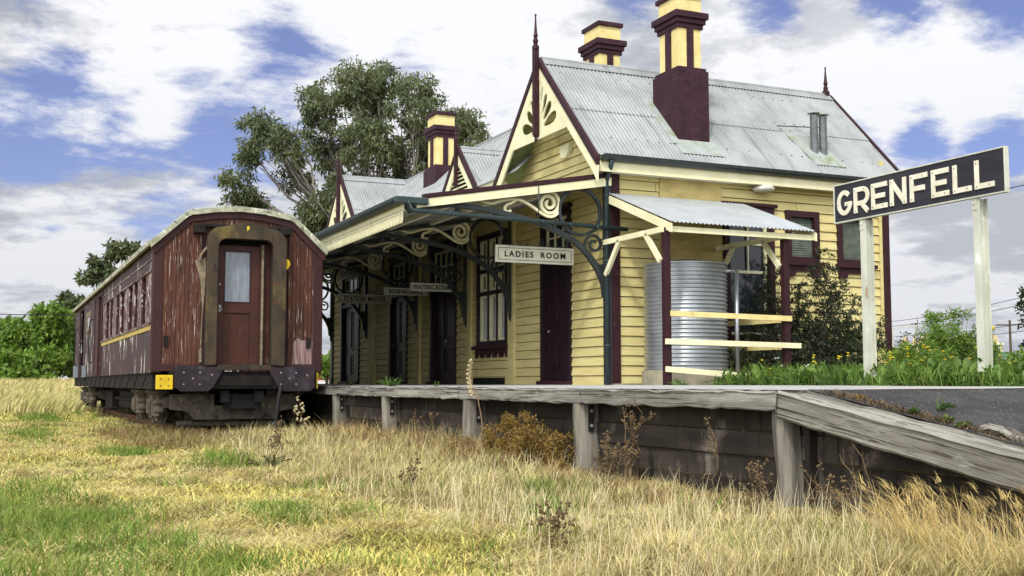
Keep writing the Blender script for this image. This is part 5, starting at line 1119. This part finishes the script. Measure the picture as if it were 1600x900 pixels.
def tree(name, label, base, forks, lobes, nclump, nleaf, leaf, bark, lmat, cat='tree', group=None, droop=.5, r0=.35, wl=.32, clump=.7, seed=1, shell=.55, twig=True):
    rr = random.Random(seed); base = Vector(base); e = empty(name, base, label, cat, group)
    t = MB(); top = Vector(forks); t.tube([base - Vector((0, 0, .3)), base.lerp(top, .3) + Vector((rr.uniform(-.3, .3) * r0 * 2, 0, 0)), base.lerp(top, .7), top], [r0 * 1.3, r0, r0 * .85, r0 * .7], 10)
    cs, spd = [], []
    for (c, r) in lobes:
        c = Vector(c); r = Vector(r)
        st_p = base.lerp(top, rr.uniform(.72, 1.0)); pth = wig(st_p, c, 6, c.xy.length * 0 + (c - st_p).length * .10, rr); rl = r0 * .42
        t.tube(pth, rl, 7, rl * .22)
        k = max(4, int(nclump * (r.x * r.y * r.z) ** (1 / 3)))
        for i in range(k):
            u = Vector((rr.gauss(0, 1), rr.gauss(0, 1), rr.gauss(0, 1))).normalized() * (shell + (1 - shell) * rr.random()) if rr.random() < .75 else Vector((rr.uniform(-.6, .6), rr.uniform(-.6, .6), rr.uniform(-.6, .6)))
            p = c + Vector((u.x * r.x, u.y * r.y, u.z * r.z)); cs.append(p); spd.append(clump * rr.uniform(.55, 1.25))
            if twig and rr.random() < .38: t.tube(wig(pth[rr.randint(3, 6)], p, 4, .12 * (p - c).length, rr), rl * .30, 5, rl * .07, cap=False)
    t.build('trunk', bark, e, smooth=True)
    leaves('crown', [tuple(p) for p in cs], nleaf, leaf, lmat, e, droop, wl, spd)
    return e
def lobe(px, py, rx, ry, D, dz=0.0, depth=None):
    k = D / 1789; c = far(px, py, D + dz); return (c, (rx * k, (depth or (rx + ry) / 2) * k, ry * k))
D = 60
gb = far(640, 560, D); gb.z = .85
LB = [lobe(545, 135, 62, 42, D, -1), lobe(600, 125, 45, 30, D, 1.5), lobe(500, 170, 50, 45, D, 1), lobe(655, 165, 50, 50, D, -1.5), lobe(640, 225, 70, 55, D, 0), lobe(575, 215, 62, 55, D, -2), lobe(520, 240, 45, 40, D, 2),
      lobe(728, 195, 34, 42, D, 1), lobe(740, 250, 26, 40, D, 0), lobe(690, 265, 48, 50, D, -1), lobe(600, 290, 80, 50, D, 1), lobe(530, 305, 40, 45, D, -1), lobe(495, 335, 40, 28, D, 0), lobe(412, 200, 36, 24, D, 1), lobe(392, 235, 22, 26, D, 0),
      lobe(450, 225, 30, 30, D, -1), lobe(372, 292, 30, 32, D, 0), lobe(398, 318, 22, 14, D, 1), lobe(460, 275, 30, 28, D, 2), lobe(655, 320, 60, 40, D, 0), lobe(480, 370, 40, 30, D, 1), lobe(520, 390, 30, 60, D, 2), lobe(585, 165, 50, 40, D, 2)]
tree('eucalypt_tree', 'tall spreading eucalypt rising behind the station roofs', gb, far(625, 430, D), LB, 27, 60, .31, BARK, LEUC, droop=.8, r0=.30, wl=.26, clump=.50, seed=4, shell=.35)
D = 84
b = far(170, 560, D); b.z = .88
tree('eucalypt_tree', 'small dark eucalypt showing above the carriage roof', b, far(172, 470, D), [lobe(200, 392, 22, 13, D), lobe(178, 392, 10, 9, D), lobe(160, 414, 18, 12, D), lobe(140, 437, 15, 9, D), lobe(180, 430, 24, 14, D), lobe(210, 420, 18, 20, D)], 12, 90, .42, BARK, LEUC, droop=.4, r0=.25, wl=.4, clump=.5, seed=6)
GBU = 'leafy trees along the far bank'
for i, (px, py, rx, ry, D, lab, mt) in enumerate(((18, 545, 34, 52, 70, 'bushy green tree at the far edge of the bank, cut by the picture edge', LBUSH), (72, 535, 48, 62, 74, 'broad bright green tree behind the pale grass bank', LBUSH),
                                                  (112, 520, 32, 64, 78, 'darker olive tree rising behind the far end of the carriage', LEUC2), (48, 575, 40, 24, 69, 'low leafy bush at the foot of the far trees', LBUSH), (150, 545, 40, 50, 80, 'green tree mostly hidden by the carriage end', LBUSH))):
    b = far(px, 596, D); b.z = .86; kk = D / 1789
    lb = [lobe(px + dx * rx, py + dy * ry, rx * sx, ry * sy, D, dz) for dx, dy, sx, sy, dz in ((-.45, .25, .55, .5, -1), (.4, .2, .55, .55, .8), (0, -.35, .6, .5, 0), (-.2, -.7, .3, .28, .5), (.35, -.6, .32, .3, -.5), (0, .55, .8, .4, -1.5), (-.6, -.15, .35, .35, .4))]
    tree('leafy_tree', lab, b, far(px, py + ry * .3, D), lb, 16, 85, .36, BARKD, mt, group=GBU, droop=.15, r0=.16, wl=.55, clump=.55, seed=20 + i, shell=.4)
D = 62
b = far(511, 596, D); b.z = .9
tree('leafy_bush', 'green bush glimpsed between the carriage and the station', b, far(511, 585, D), [lobe(508, 575, 16, 16, D), lobe(522, 570, 16, 20, D)], 14, 70, .26, BARKD, LBUSH, cat='bush', droop=.1, r0=.08, wl=.5, clump=.4, seed=41)

# dark shrubs by the side wall
GS = 'dark shrubs against the side wall'
def stem_shrub(label, x0, y0, stems, mat, leaf=.075, n=26, seed=0, group=GS, dens=1.0):
    rr = random.Random(seed); e = empty('dark_shrub', (x0, y0, .95), label, 'shrub', group); t = MB(); cs = []; sd = []
    for (dx, dy, h) in stems:
        p0 = Vector((x0 + dx * .25, y0 + dy * .3, .92)); h *= 1.12; p1 = Vector((x0 + dx, y0 + dy, .95 + h)); pth = wig(p0, p1, 7, .10, rr); t.tube(pth, .014, 5, .003)
        for k in range(int((16 + h * 12) * dens)):
            f = rr.uniform(.08, 1.0); q = Vector(pth[min(7, int(f * 7))]).lerp(Vector(pth[min(7, int(f * 7) + 1)]), f * 7 % 1); r = .46 * (1 - f) ** .65 + .06
            c = q + Vector((rr.uniform(-r, r), rr.uniform(-r, r), rr.uniform(-.08, .12))); cs.append(tuple(c)); sd.append(.05 + .07 * (1 - f))
            if rr.random() < .3: t.tube([q, q.lerp(c, .6), c], .004, 4, .0015, cap=False)
    t.build('stem', BARKD, e); leaves('foliage', cs, n, leaf, mat, e, .0, .5, sd)
stem_shrub('dark leafy shrub climbing past the lean-to window, behind the rails', 12.05, 15.9, [(-.25, 0, 1.5), (-.5, .1, .8), (.0, .1, 1.95), (.25, 0, 1.6), (-.75, 0, .5), (.1, -.2, .9), (-.95, 0, .45), (.3, -.1, 1.2), (.4, -.2, 1.5), (.15, 0, 1.8), (-.1, -.2, 1.3)], LDARK, leaf=.052, n=22, seed=2, dens=1.3)
stem_shrub('tallest dark shrub, spiky, below the louvred windows', 12.95, 15.75, [(0, 0, 2.1), (.16, 0, 1.75), (.1, -.1, 1.9), (-.2, 0, 1.7), (.35, -.1, 1.6), (-.3, 0, 1.15), (.3, .1, 1.5), (-.15, -.1, 1.5), (-.4, -.1, .8), (.4, -.1, 1.1), (.5, 0, .8), (-.6, 0, 1.05), (-.5, 0, 1.3), (.25, -.2, .7), (.6, -.1, 1.2), (-.75, 0, .7)], LDARK, leaf=.052, n=22, seed=3, dens=1.2)
stem_shrub('dark shrub standing behind the nearest leg of the station sign', 13.75, 15.7, [(0, 0, 1.35), (.2, 0, 1.0), (-.25, 0, 1.0), (.4, 0, .75), (-.1, 0, .9), (-.4, 0, .6), (-.5, 0, 1.15), (.45, 0, 1.0), (-.65, 0, .9)], LDARK, leaf=.052, n=22, seed=5, dens=1.1)
stem_shrub('thin open shrub at the rear corner of the side wall', 14.95, 15.6, [(0, 0, 1.1), (.2, 0, .8), (-.25, 0, .75), (.3, 0, .45), (-.35, 0, .4)], LDARK, leaf=.055, n=12, seed=7, dens=.6)
# broad leaved weeds behind the asphalt
cs, sd = [], []; rr = random.Random(12)
def weed_ok(x, y): return not (x < 11.75 and y > 14.6)
V_, F_ = [], []
def broadleaf(x, y, z, L, wv, az, el, V_, F_):
    d = Vector((math.cos(az), math.sin(az), 0)); sd_ = Vector((-d.y, d.x, 0)); up = Vector((0, 0, 1)); b = len(V_)
    for f, wf, bend in ((0, .15, 0), (.3, .8, .02), (.6, 1, .10), (.85, .6, .24), (1, .05, .36)):
        p = Vector((x, y, z)) + d * (L * f * math.cos(el)) + up * (L * (f * math.sin(el) - bend))
        V_.append(tuple(p - sd_ * wv * wf / 2 + up * .01)); V_.append(tuple(p)); V_.append(tuple(p + sd_ * wv * wf / 2 + up * .01))
    for i in range(4):
        for j in range(2): a = b + i * 3 + j; F_.append((a, a + 1, a + 4, a + 3))
for k in range(900):
    y = rr.uniform(7.4, 15.6); x = rr.uniform(9.95, 13.8) if y < 14.6 else rr.uniform(11.6, 13.8)
    if rr.random() < .35: x = rr.uniform(9.9, 10.6); 
    if not weed_ok(x, y): continue
    n = rr.randint(5, 9); s = rr.uniform(.8, 1.7) * (.7 if x < 10.2 else 1)
    for i in range(n): broadleaf(x + rr.uniform(-.05, .05), y + rr.uniform(-.05, .05), .93, s * rr.uniform(.18, .40), s * rr.uniform(.025, .060), rr.uniform(0, 2 * PI), rr.uniform(.45, 1.45), V_, F_)
tag(raw_mesh('weeds', V_, F_, 4, LWEED), 'fresh green broad leaved weeds behind the platform asphalt', 'weeds', kind='stuff')
yv = RNG.uniform(7.4, 15.4, 9000); xv = np.where(yv < 14.5, RNG.uniform(9.85, 13.5, 9000) ** 1, RNG.uniform(11.6, 13.5, 9000)); N = len(xv)
tag(blades('verge_grass', np.stack([xv, yv, np.full(N, .93)], 1), RNG.uniform(.10, .42, N), np.full(N, .008), RNG.uniform(0, 2 * PI, N), RNG.uniform(.2, 1.1, N), GREENG)[0], 'green grass growing among the weeds by the sign', 'grass', kind='stuff')
def flower_weed(x, y, z, h, label, fmat, seed, n=4, group='flowering weeds behind the asphalt', leafm=LWEED, name='flowering_weed', fr=.022):
    rr = random.Random(seed); e = empty(name, (x, y, z), label, 'weed', group); t = MB(); fl = MB(); V_, F_ = [], []
    for k in range(n):
        p0 = Vector((x, y, z)); p1 = Vector((x + rr.uniform(-.25, .25) * h, y + rr.uniform(-.25, .25) * h, z + h * rr.uniform(.6, 1))); pth = wig(p0, p1, 5, .03, rr); t.tube(pth, .006, 5, .003)
        for q in range(rr.randint(1, 2)):
            c = p1 + Vector((rr.uniform(-.05, .05), rr.uniform(-.05, .05), rr.uniform(-.06, .03))); t.tube([pth[4], c], .003, 4)
            MB().lathe([(.004, -.012), (fr * .6, -.006), (fr, .004), (fr * .8, .012), (.003, .012)], c, 9).build('flower', fmat, e)
        for q in range(5):
            f = rr.uniform(.1, .8); p = Vector(pth[int(f * 5)]); broadleaf(p.x - x, p.y - y, p.z - z, rr.uniform(.06, .13), .022, rr.uniform(0, 6.3), rr.uniform(.2, 1), V_, F_)
    t.build('stem', STEMG, e)
    o = raw_mesh('leaf', V_, F_, 4, leafm, e)
FW = [(1195, 14.4, .45, 'knot of yellow flowers by the right hand maroon post'), (1272, 13.6, .50, 'spindly yellow flowered weed left of the far sign leg'), (1312, 13.2, .48, 'yellow flowers close left of the far sign leg'), (1392, 13.0, .55, 'bunch of yellow flowers just right of the far sign leg'),
      (1418, 12.8, .66, 'tall yellow flowers before the arched shop parapet'), (1444, 12.9, .66, 'yellow flowers crowding the left side of the green bush'), (1468, 12.6, .58, 'yellow flowers before the middle of the green bush'), (1502, 11.2, .42, 'yellow flowers low before the nearest sign leg'), (1543, 10.15, .78, 'tall leafy weed climbing beside the nearest sign leg'),
      (1470, 10.9, .22, 'short yellow weed at the asphalt edge between the sign legs'), (1218, 15.0, .5, 'white flowered stalks in front of the lowest rail end'), (1258, 14.6, .5, 'white flowered stalks beside the dark shrubs'), (1575, 10.6, .45, 'leafy yellow flowered weed at the picture edge')]
for i, (px, y, h, lab) in enumerate(FW):
    d = direc(px, 600); x = y * d.x / d.y
    flower_weed(x, y, .93, h, lab, FLOWW if 'white' in lab else FLOW, 60 + i, 4 if h > .52 else 3)
d = direc(1478, 600); b = Vector((14.6 * d.x / d.y, 14.6, .93))
e = empty('green_bush', b, 'rounded feathery green bush with yellow flowers between the sign legs', 'bush')
rr = random.Random(31); t = MB(); cs, sd = [], []
for k in range(105):
    u = Vector((rr.gauss(0, .65), rr.gauss(0, .5), 0)); h = 1.10 * math.exp(-(u.x ** 2 + u.y ** 2) * 1.2) * rr.uniform(.6, 1.15) + (.25 if abs(u.x) < .1 else 0)
    p = b + u + Vector((0, 0, h)); t.tube([b + u * .3, b.lerp(p, .6) + u * .2, p], .008, 4, .003)
    for q in range(5): cs.append(tuple(b.lerp(p, rr.uniform(.35, 1.0)) + u * .2)); sd.append(.11)
t.build('stem', STEMG, e); leaves('foliage', cs, 60, .085, LBUSH, e, -.2, .22, sd)
for k in range(16):
    c = Vector(cs[rr.randrange(len(cs))]) + Vector((rr.uniform(-.1, .1), -.12, rr.uniform(.02, .15))); MB().lathe([(.004, -.01), (.03, -.004), (.036, .006), (.003, .014)], c, 8).build('flower', FLOW, e)
def clump_plant(name, label, x, y, z, n, L, mat, seed, cat='weed', group=None, wv=.022):
    rr = random.Random(seed); V_, F_ = [], []
    for k in range(n): broadleaf(rr.uniform(-.06, .06) * L * 6, rr.uniform(-.03, .03) * L * 6, 0, L * rr.uniform(.5, 1.2), wv * rr.uniform(.6, 1.3), rr.uniform(0, 6.3), rr.uniform(.5, 1.45), V_, F_)
    o = raw_mesh(name, V_, F_, 4, mat); o.location = (x, y, z); return tag(o, label, cat, group)
def deckpt(px, x): d = direc(px, 604); return x * d.y / d.x
GD = 'weeds sprouting on the platform'
clump_plant('leafy_weed', 'bright green weed clump on the platform between booking and waiting doors', 6.1, deckpt(612, 6.1), .94, 42, .23, LWEED, 1, group=GD, wv=.032)
clump_plant('leafy_weed', 'tiny green weed on the platform before the waiting room door', 6.1, deckpt(681, 6.1), .94, 8, .12, LWEED, 2, group=GD)
clump_plant('leafy_weed', 'low green weed on the platform before the station master door', 6.3, deckpt(548, 6.3), .94, 12, .12, LWEED, 3, group=GD)
clump_plant('leafy_weed', 'small upright weed at the foot of the left hand maroon post', 9.30, 14.55, .94, 18, .22, LWEED, 4, group=GD)
clump_plant('leafy_weed', 'two thin green weeds on the ramp asphalt behind the sloping beam', 6.25, 6.3, float(ramp_z(6.3)), 14, .14, LWEED, 5, group=GD, wv=.008)
for i, (x, y) in enumerate(((5.88, 6.2), (5.9, 5.9), (5.87, 5.72), (5.9, 6.75))):
    clump_plant('leafy_weed', ['low weed tuft by the upper middle of the sloping beam', 'low weed tuft halfway along the sloping beam', 'low weed tuft next to the splintered log', 'low weed near the top of the sloping beam'][i], x, y, float(ramp_z(y)), 26, .07, LWEED if i < 3 else LGOLD, 10 + i, group='low weeds along the ramp edge', wv=.016)
xv = RNG.uniform(5.80, 5.95, 900); yv = RNG.uniform(4.6, 7.1, 900); tag(blades('ramp_litter', np.stack([xv, yv, ramp_z(yv) + .003], 1), RNG.uniform(.02, .08, 900), np.full(900, .006), RNG.uniform(0, 6.3, 900), RNG.uniform(1.0, 2.2, 900), STEMD)[0], 'dry leaf litter caught behind the sloping beam', 'litter', kind='stuff')
# dry stalk weeds in front of the timber wall
GW = 'dead weed stalks along the timber wall'
def stalk(label, px, x, h, spread, nb, seed, mat=STEMD, seeds=True, lean=0.0, smat=None, sr=.012, name='dead_weed'):
    d = direc(px, 700); y = x * d.y / d.x; z = float(gz(x, y)); rr = random.Random(seed); e = empty(name, (x, y, z), label, 'weed', GW); t = MB(); s = MB()
    for k in range(nb):
        p0 = Vector((x + rr.uniform(-.03, .03), y + rr.uniform(-.05, .05), z)); p1 = Vector((x + rr.uniform(-1, 1) * spread * .5, y + rr.uniform(-1, 1) * spread + lean, z + h * rr.uniform(.55, 1))); pth = wig(p0, p1, 6, .05, rr); t.tube(pth, .0055, 5, .0025)
        for q in range(rr.randint(4, 8)):
            a = Vector(pth[rr.randint(2, 6)]); b = a + Vector((rr.uniform(-.07, .07), rr.uniform(-.12, .12), rr.uniform(.02, .14))); t.tube([a, a.lerp(b, .5) + Vector((0, 0, -.01)), b], .003, 4, .0015)
            if seeds:
                for j in range(4): s.lathe([(0, -sr), (sr, 0), (0, sr)], b + Vector((rr.uniform(-.02, .02), rr.uniform(-.02, .02), rr.uniform(-.04, .02))), 5)
    t.build('stem', mat, e)
    if seeds: s.build('seed_head', smat or mat, e)
stalk('tall branching dead weed right of the strapped post below the ladies room corner', 978, 5.35, .72, .22, 5, 1)
stalk('bushy dead weed leaning across the boards beside the strapped post', 950, 5.30, .5, .35, 8, 2)
stalk('single dark brown dead spike in the middle of the timber bay', 1118, 5.35, .62, .03, 1, 3)
stalk('short branched dead weed just left of the corner post', 1178, 5.25, .42, .12, 4, 4)
stalk('tall forked pale dead weed under the middle of the sloping beam', 1400, 5.35, .62, .30, 3, 5, lean=.25, seeds=False)
stalk('low dead weed right of the corner post', 1310, 5.3, .42, .2, 4, 6)
stalk('thin dead spike left of the golden shrub', 672, 5.3, .62, .05, 1, 7)
stalk('reddish thin dead spike at the waiting room bay', 650, 5.3, .70, .04, 2, 8)
stalk('pale oat stalks with drooping seed heads beside the first post', 480, 4.9, .78, .25, 3, 9, STEMD, True, 0, PALESEED, .02, 'oat_stalk')
stalk('dark dead weeds at the edge of the mown strip', 435, 3.1, .42, .10, 5, 10)
stalk('dark dead weed standing in the dry grass left of centre', 640, 3.3, .36, .10, 3, 11)
stalk('low dead weed in the near grass right of centre', 860, 3.0, .30, .12, 4, 12)
# thick curled seed stalk rising past the deck edge
d = direc(742, 700); yq = 5.2 * d.y / d.x; zq = float(gz(5.2, yq))
e = empty('curled_seed_stalk', (5.2, yq, zq), 'curled pale seed stalk rising above the platform edge', 'weed')
pth = [Vector(p) for p in smoothp([(5.2, yq - .32, zq), (5.2, yq - .22, zq + .45), (5.2, yq - .05, zq + .80), (5.2, yq + .10, zq + .86)], 5)]; MB().tube(pth, .008, 6).build('stem', STEMD, e)
m = MB()
for i in range(26):
    f = i / 25; c = Vector((5.2 + .02 * math.sin(i * 2), yq + .10 + .10 * math.sin(f * 3), zq + .78 + .42 * f)); m.lathe([(0, -.02), (.022, 0), (0, .02)], c, 6)
m.tube([(5.2, yq + .08, zq + .80), (5.2, yq + .18, zq + 1.0), (5.2, yq + .1, zq + 1.2)], .006, 5)
m.build('seed_head', PALESEED, e)
# golden shrub against the wall
d = direc(815, 710); xg = 5.3; yg = xg * d.y / d.x
e = empty('golden_shrub', (xg, yg, .02), 'low golden brown dry shrub against the timber wall', 'shrub'); rr = random.Random(9); t = MB(); cs, sd = [], []
for k in range(60):
    v = rr.gauss(0, .55); u = rr.gauss(0, .16); h = .50 * math.exp(-v * v * .9) * rr.uniform(.6, 1.15) + .06; p = Vector((xg + u, yg + v, .03 + h)); t.tube([(xg + u * .5, yg + v * .5, .0), Vector((xg + u * .8, yg + v * .8, h * .6)), p], .006, 4, .002)
    for q in range(4): cs.append(tuple(Vector((xg + u, yg + v, .03)).lerp(p, rr.uniform(.4, 1.05)))); sd.append(.075)
t.build('stem', STEMD, e); leaves('foliage', cs, 55, .036, LGOLD, e, -.1, .4, sd)
clump_plant('dock_weed', 'upright dark green weed clump at the edge of the mown strip', 2.75, 12.6, float(gz(2.75, 12.6)), 26, .30, LEUC2, 22, wv=.03)

# ------------------------------------------------------------------ beyond the station
D = 150
tb = empty('shop_building', (0, 0, 0), 'cream plaster shop front with arched and gabled parapets far behind the sign', 'building')
c = far(1488, 596, D); tb.location = (c.x, c.y, .9); tb.rotation_euler = (0, 0, math.atan2(c.y, c.x) - PI / 2)
def local(m, name, mat, parent, bevel=0): o = m.build(name, mat, None, bevel); o.parent = parent; return o
P0 = lambda a, z, d: (a, -d, z)
def pxs(px, z_px): return ((px - 1488) * D / 1789, (598 - z_px) * D / 1789 + .1)
prof = [(1415, 600), (1415, 528), (1421, 524), (1424, 536), (1430, 536), (1434, 522), (1440, 536)] + [(1462 - 22 * math.cos(q * PI / 10), 536 - 17 * math.sin(q * PI / 10)) for q in range(0, 11)] + [(1493, 534), (1495, 527), (1505, 521), (1516, 527), (1518, 534), (1541, 536), (1545, 526), (1550, 522), (1556, 528), (1557, 540), (1562, 540), (1562, 600)]
m = MB(); m.prism([pxs(*p) for p in prof], P0, -6, 0); w_ = local(m, 'wall', TOWN, tb)
m = MB()
for px in (1426, 1448, 1470, 1492, 1514, 1536, 1552): a, z = pxs(px, 548); m.pbox(P0, a - .5, a + .5, z - .75, z + .75, .02, .06)
local(m, 'window', FROST, tb)
m = MB(); a0_, z_ = pxs(1413, 538); a1_, _ = pxs(1564, 538); m.pbox(P0, a0_, a1_, z_ - .12, z_ + .08, .0, .25); local(m, 'parapet_band', CREAM, tb)
m = MB(); m.pbox(P0, a0_, a1_, 3.0, 3.2, 0, 2.6); local(m, 'awning', TOWNG, tb)
D = 90
c = far(1562, 596, D); pv = empty('park_pavilion', (c.x, c.y, .9), 'green roofed open pavilion near the picture edge, behind weeds', 'pavilion'); pv.rotation_euler = (0, 0, math.atan2(c.y, c.x) - PI / 2)
m = MB(); m.prism([(-1.6, 2.15), (1.3, 2.05), (1.1, 2.45), (-1.3, 2.5)], P0, -1.5, 1.2); local(m, 'roof', TOWNG, pv)
for a in (-1.4, -.7, 0, .6, 1.15):
    for d_ in (-1.3, 1.0): m = MB(); m.pbox(P0, a - .05, a + .05, 0, 2.15, d_ - .05, d_ + .05); local(m, 'post', BARKD, pv)
m = MB(); m.pbox(P0, -1.4, 1.15, .8, .9, .95, 1.0); local(m, 'rail', BARKD, pv)
def vehicle(name, label, cat, px, D, rz, paint, L=4.4, Hh=1.45, ute=False, zoff=.9):
    c = far(px, 596, D); e = empty(name, (c.x, c.y, zoff), label, cat); e.rotation_euler = (0, 0, rz)
    Pv = lambda a, z, d: (a, d, z); w2 = .86
    prof = [(-L / 2, .35), (-L / 2, .80), (-L / 2 + .1, .92), (-L * .20, .98), (L * .44, .90), (L / 2, .72), (L / 2, .35)]
    if not ute: prof = [(-L / 2, .35), (-L / 2, .85), (-L / 2 + .1, .98), (-L * .4, 1.0), (L * .18, .95), (L * .44, .85), (L / 2, .68), (L / 2, .35)]
    local(MB().prism(prof, Pv, -w2, w2), 'body', paint, e, .05)
    cab = [(-L * .12, .95), (-L * .08, Hh), (L * .10, Hh), (L * .24, .93)] if ute else [(-L * .42, .98), (-L * .30, Hh), (L * .05, Hh), (L * .22, .94)]
    local(MB().prism(cab, Pv, -w2 + .12, w2 - .12), 'cabin', paint, e, .05)
    g_ = [(cab[0][0] + .10, 1.0), (cab[1][0] + .08, Hh - .09), (cab[2][0] - .06, Hh - .09), (cab[3][0] - .14, 1.0)]
    local(MB().prism(g_, Pv, -w2 + .10, w2 - .10), 'side_window', GLASS, e)
    m = MB(); m.beam((cab[3][0] - .02, 0, .99), (cab[2][0] + .02, 0, Hh - .06), 1.25, .03, up=(1, 0, 1)); local(m, 'windscreen', GLASS, e)
    for a in (-L * .30, L * .31):
        for s in (-1, 1): q = MB(); q.tube([(a, s * (w2 - .18), .32), (a, s * (w2 + .01), .32)], .32, 16); o = local(q, 'wheel', TYRE, e); q = MB(); q.tube([(a, s * (w2 + .0), .32), (a, s * (w2 + .02), .32)], .18, 12); r = local(q, 'rim', BOLT, o)
    for s in (-1, 1):
        q = MB(); q.box(L / 2 - .03, L / 2 + .012, s * .62 - .14, s * .62 + .14, .62, .74); local(q, 'headlight', LAMPG, e)
        q = MB(); q.box(-L / 2 - .012, -L / 2 + .03, s * .66 - .12, s * .66 + .12, .68, .84); local(q, 'tail_light', REDCAR, e)
vehicle('parked_car', 'white car parked at the picture edge behind the weeds', 'car', 1604, 92, 2.3, WHITEP)
vehicle('parked_car', 'red utility vehicle seen through the gap beside the carriage', 'car', 505, 118, 2.9, REDCAR, 4.6, 1.55, True)
c = far(511, 596, 100); m = MB(); m.box(c.x - 1.6, c.x + .9, c.y - .1, c.y + .1, .5, 1.14); m.box(c.x - 1.65, c.x + .95, c.y - .14, c.y + .14, 1.14, 1.2); tag(m.build('low_wall', WHITEP), 'low white wall in front of the red vehicle', 'wall')
vehicle('parked_van', 'white van parked beyond the rear corner of the station', 'van', 1402, 110, 2.4, WHITEP, 4.6, 1.9)
def pole(px, D, ztop, label, lamp=False, cat='power pole'):
    c = far(px, 596, D); e = empty('street_lamp' if lamp else 'power_pole', (c.x, c.y, .88), label, cat)
    m = MB(); m.tube([(c.x, c.y, .5), (c.x, c.y, ztop)], .13 if not lamp else .08, 8, .09 if not lamp else .05); m.build('pole', BARKD if not lamp else RAILW, e)
    if lamp:
        m = MB(); m.tube(smoothp([(c.x, c.y, ztop), (c.x + .3, c.y - .3, ztop + .25), (c.x + 1.1, c.y - 1.1, ztop + .3)], 4), .04, 6); a = m.build('lamp_arm', RAILW, e); MB().box(c.x + .9, c.x + 1.5, c.y - 1.5, c.y - .9, ztop + .26, ztop + .38).build('lamp_head', LAMPG, a)
    else:
        t_ = Vector((c.y, -c.x, 0)).normalized(); m = MB(); p = Vector((c.x, c.y, ztop - .4)); m.beam(p - t_ * 1.1, p + t_ * 1.1, .10, .12); m.build('crossarm', BARKD, e)
    return Vector((c.x, c.y, ztop))
pole(1581, 95, 6.2, 'dark timber pole near the picture edge behind the pavilion')
pole(1397, 100, 5.6, 'slim pale street lamp just right of the station corner', True, 'street lamp')
pole(1487, 170, 8.5, 'distant street lamp above the shop parapet', True, 'street lamp')
def wire(label, a, b, sag):
    m = MB(); m.tube([Vector(a).lerp(Vector(b), i / 16) - Vector((0, 0, sag * math.sin(PI * i / 16))) for i in range(17)], .022 if Vector(a).length > 40 else .005, 4); tag(m.build('power_line', TYRE), label, 'power line', 'overhead power lines')
wire('highest power line crossing the sky right of the station', far(1330, 508, 130), far(1700, 440, 70), .5)
wire('second power line crossing the sky right of the station', far(1330, 513, 130), far(1700, 452, 70), .6)
wire('lower power line beyond the sign, behind the shop parapets', far(1330, 525, 140), far(1700, 490, 80), .6)
wire('lowest power line just above the shop parapets', far(1330, 532, 140), far(1700, 503, 80), .6)
wire('single wire running off from the end of the station sign', (10.25, 9.26, 3.16), (9.6, 2.0, 3.3), .03)
wire('pale wire crossing the trees left of the carriage', far(-60, 489, 66), far(260, 487, 66), .15)
D = 55
b = far(1402, 596, D); b.z = .9
tree('leafy_bush', 'green bush beside the rear corner of the station', b, far(1402, 585, D), [lobe(1402, 562, 16, 20, D), lobe(1412, 570, 14, 16, D), lobe(1420, 580, 16, 14, D)], 16, 70, .24, BARKD, LBUSH, cat='bush', droop=.1, r0=.06, wl=.5, clump=.35, seed=51)
D = 60
b = far(1592, 596, D); b.z = .9
tree('leafy_bush', 'green bush at the picture edge behind the white car', b, far(1592, 585, D), [lobe(1588, 565, 12, 16, D), lobe(1604, 560, 16, 22, D)], 16, 70, .24, BARKD, LBUSH, cat='bush', droop=.1, r0=.06, wl=.5, clump=.35, seed=52)
D = 24
b = far(1640, 596, D); b.z = .9
tree('young_tree', 'dark leafed sapling at the picture edge', b, far(1636, 520, D), [lobe(1600, 490, 8, 26, D), lobe(1612, 530, 12, 24, D), lobe(1640, 480, 30, 50, D), lobe(1600, 460, 6, 14, D)], 26, 26, .10, BARKD, LDARK, droop=.1, r0=.04, wl=.5, clump=.12, seed=53)
for i, (px, rx, ry, D) in enumerate(((1440, 60, 12, 230), (1530, 70, 9, 250), (1600, 50, 11, 240))):
    b = far(px, 598, D); b.z = .9
    tree('distant_tree', ['low distant trees far behind the arched parapet', 'low distant trees far behind the gabled parapet', 'low distant trees far beyond the white car'][i], b, far(px, 590, D), [lobe(px + dx * rx, 592 - ry * .5, rx * .4, ry, D) for dx in (-.6, 0, .6)], 8, 60, .8, BARKD, LEUC2, group='distant trees', droop=.1, r0=.2, wl=.5, clump=1.0, seed=70 + i)
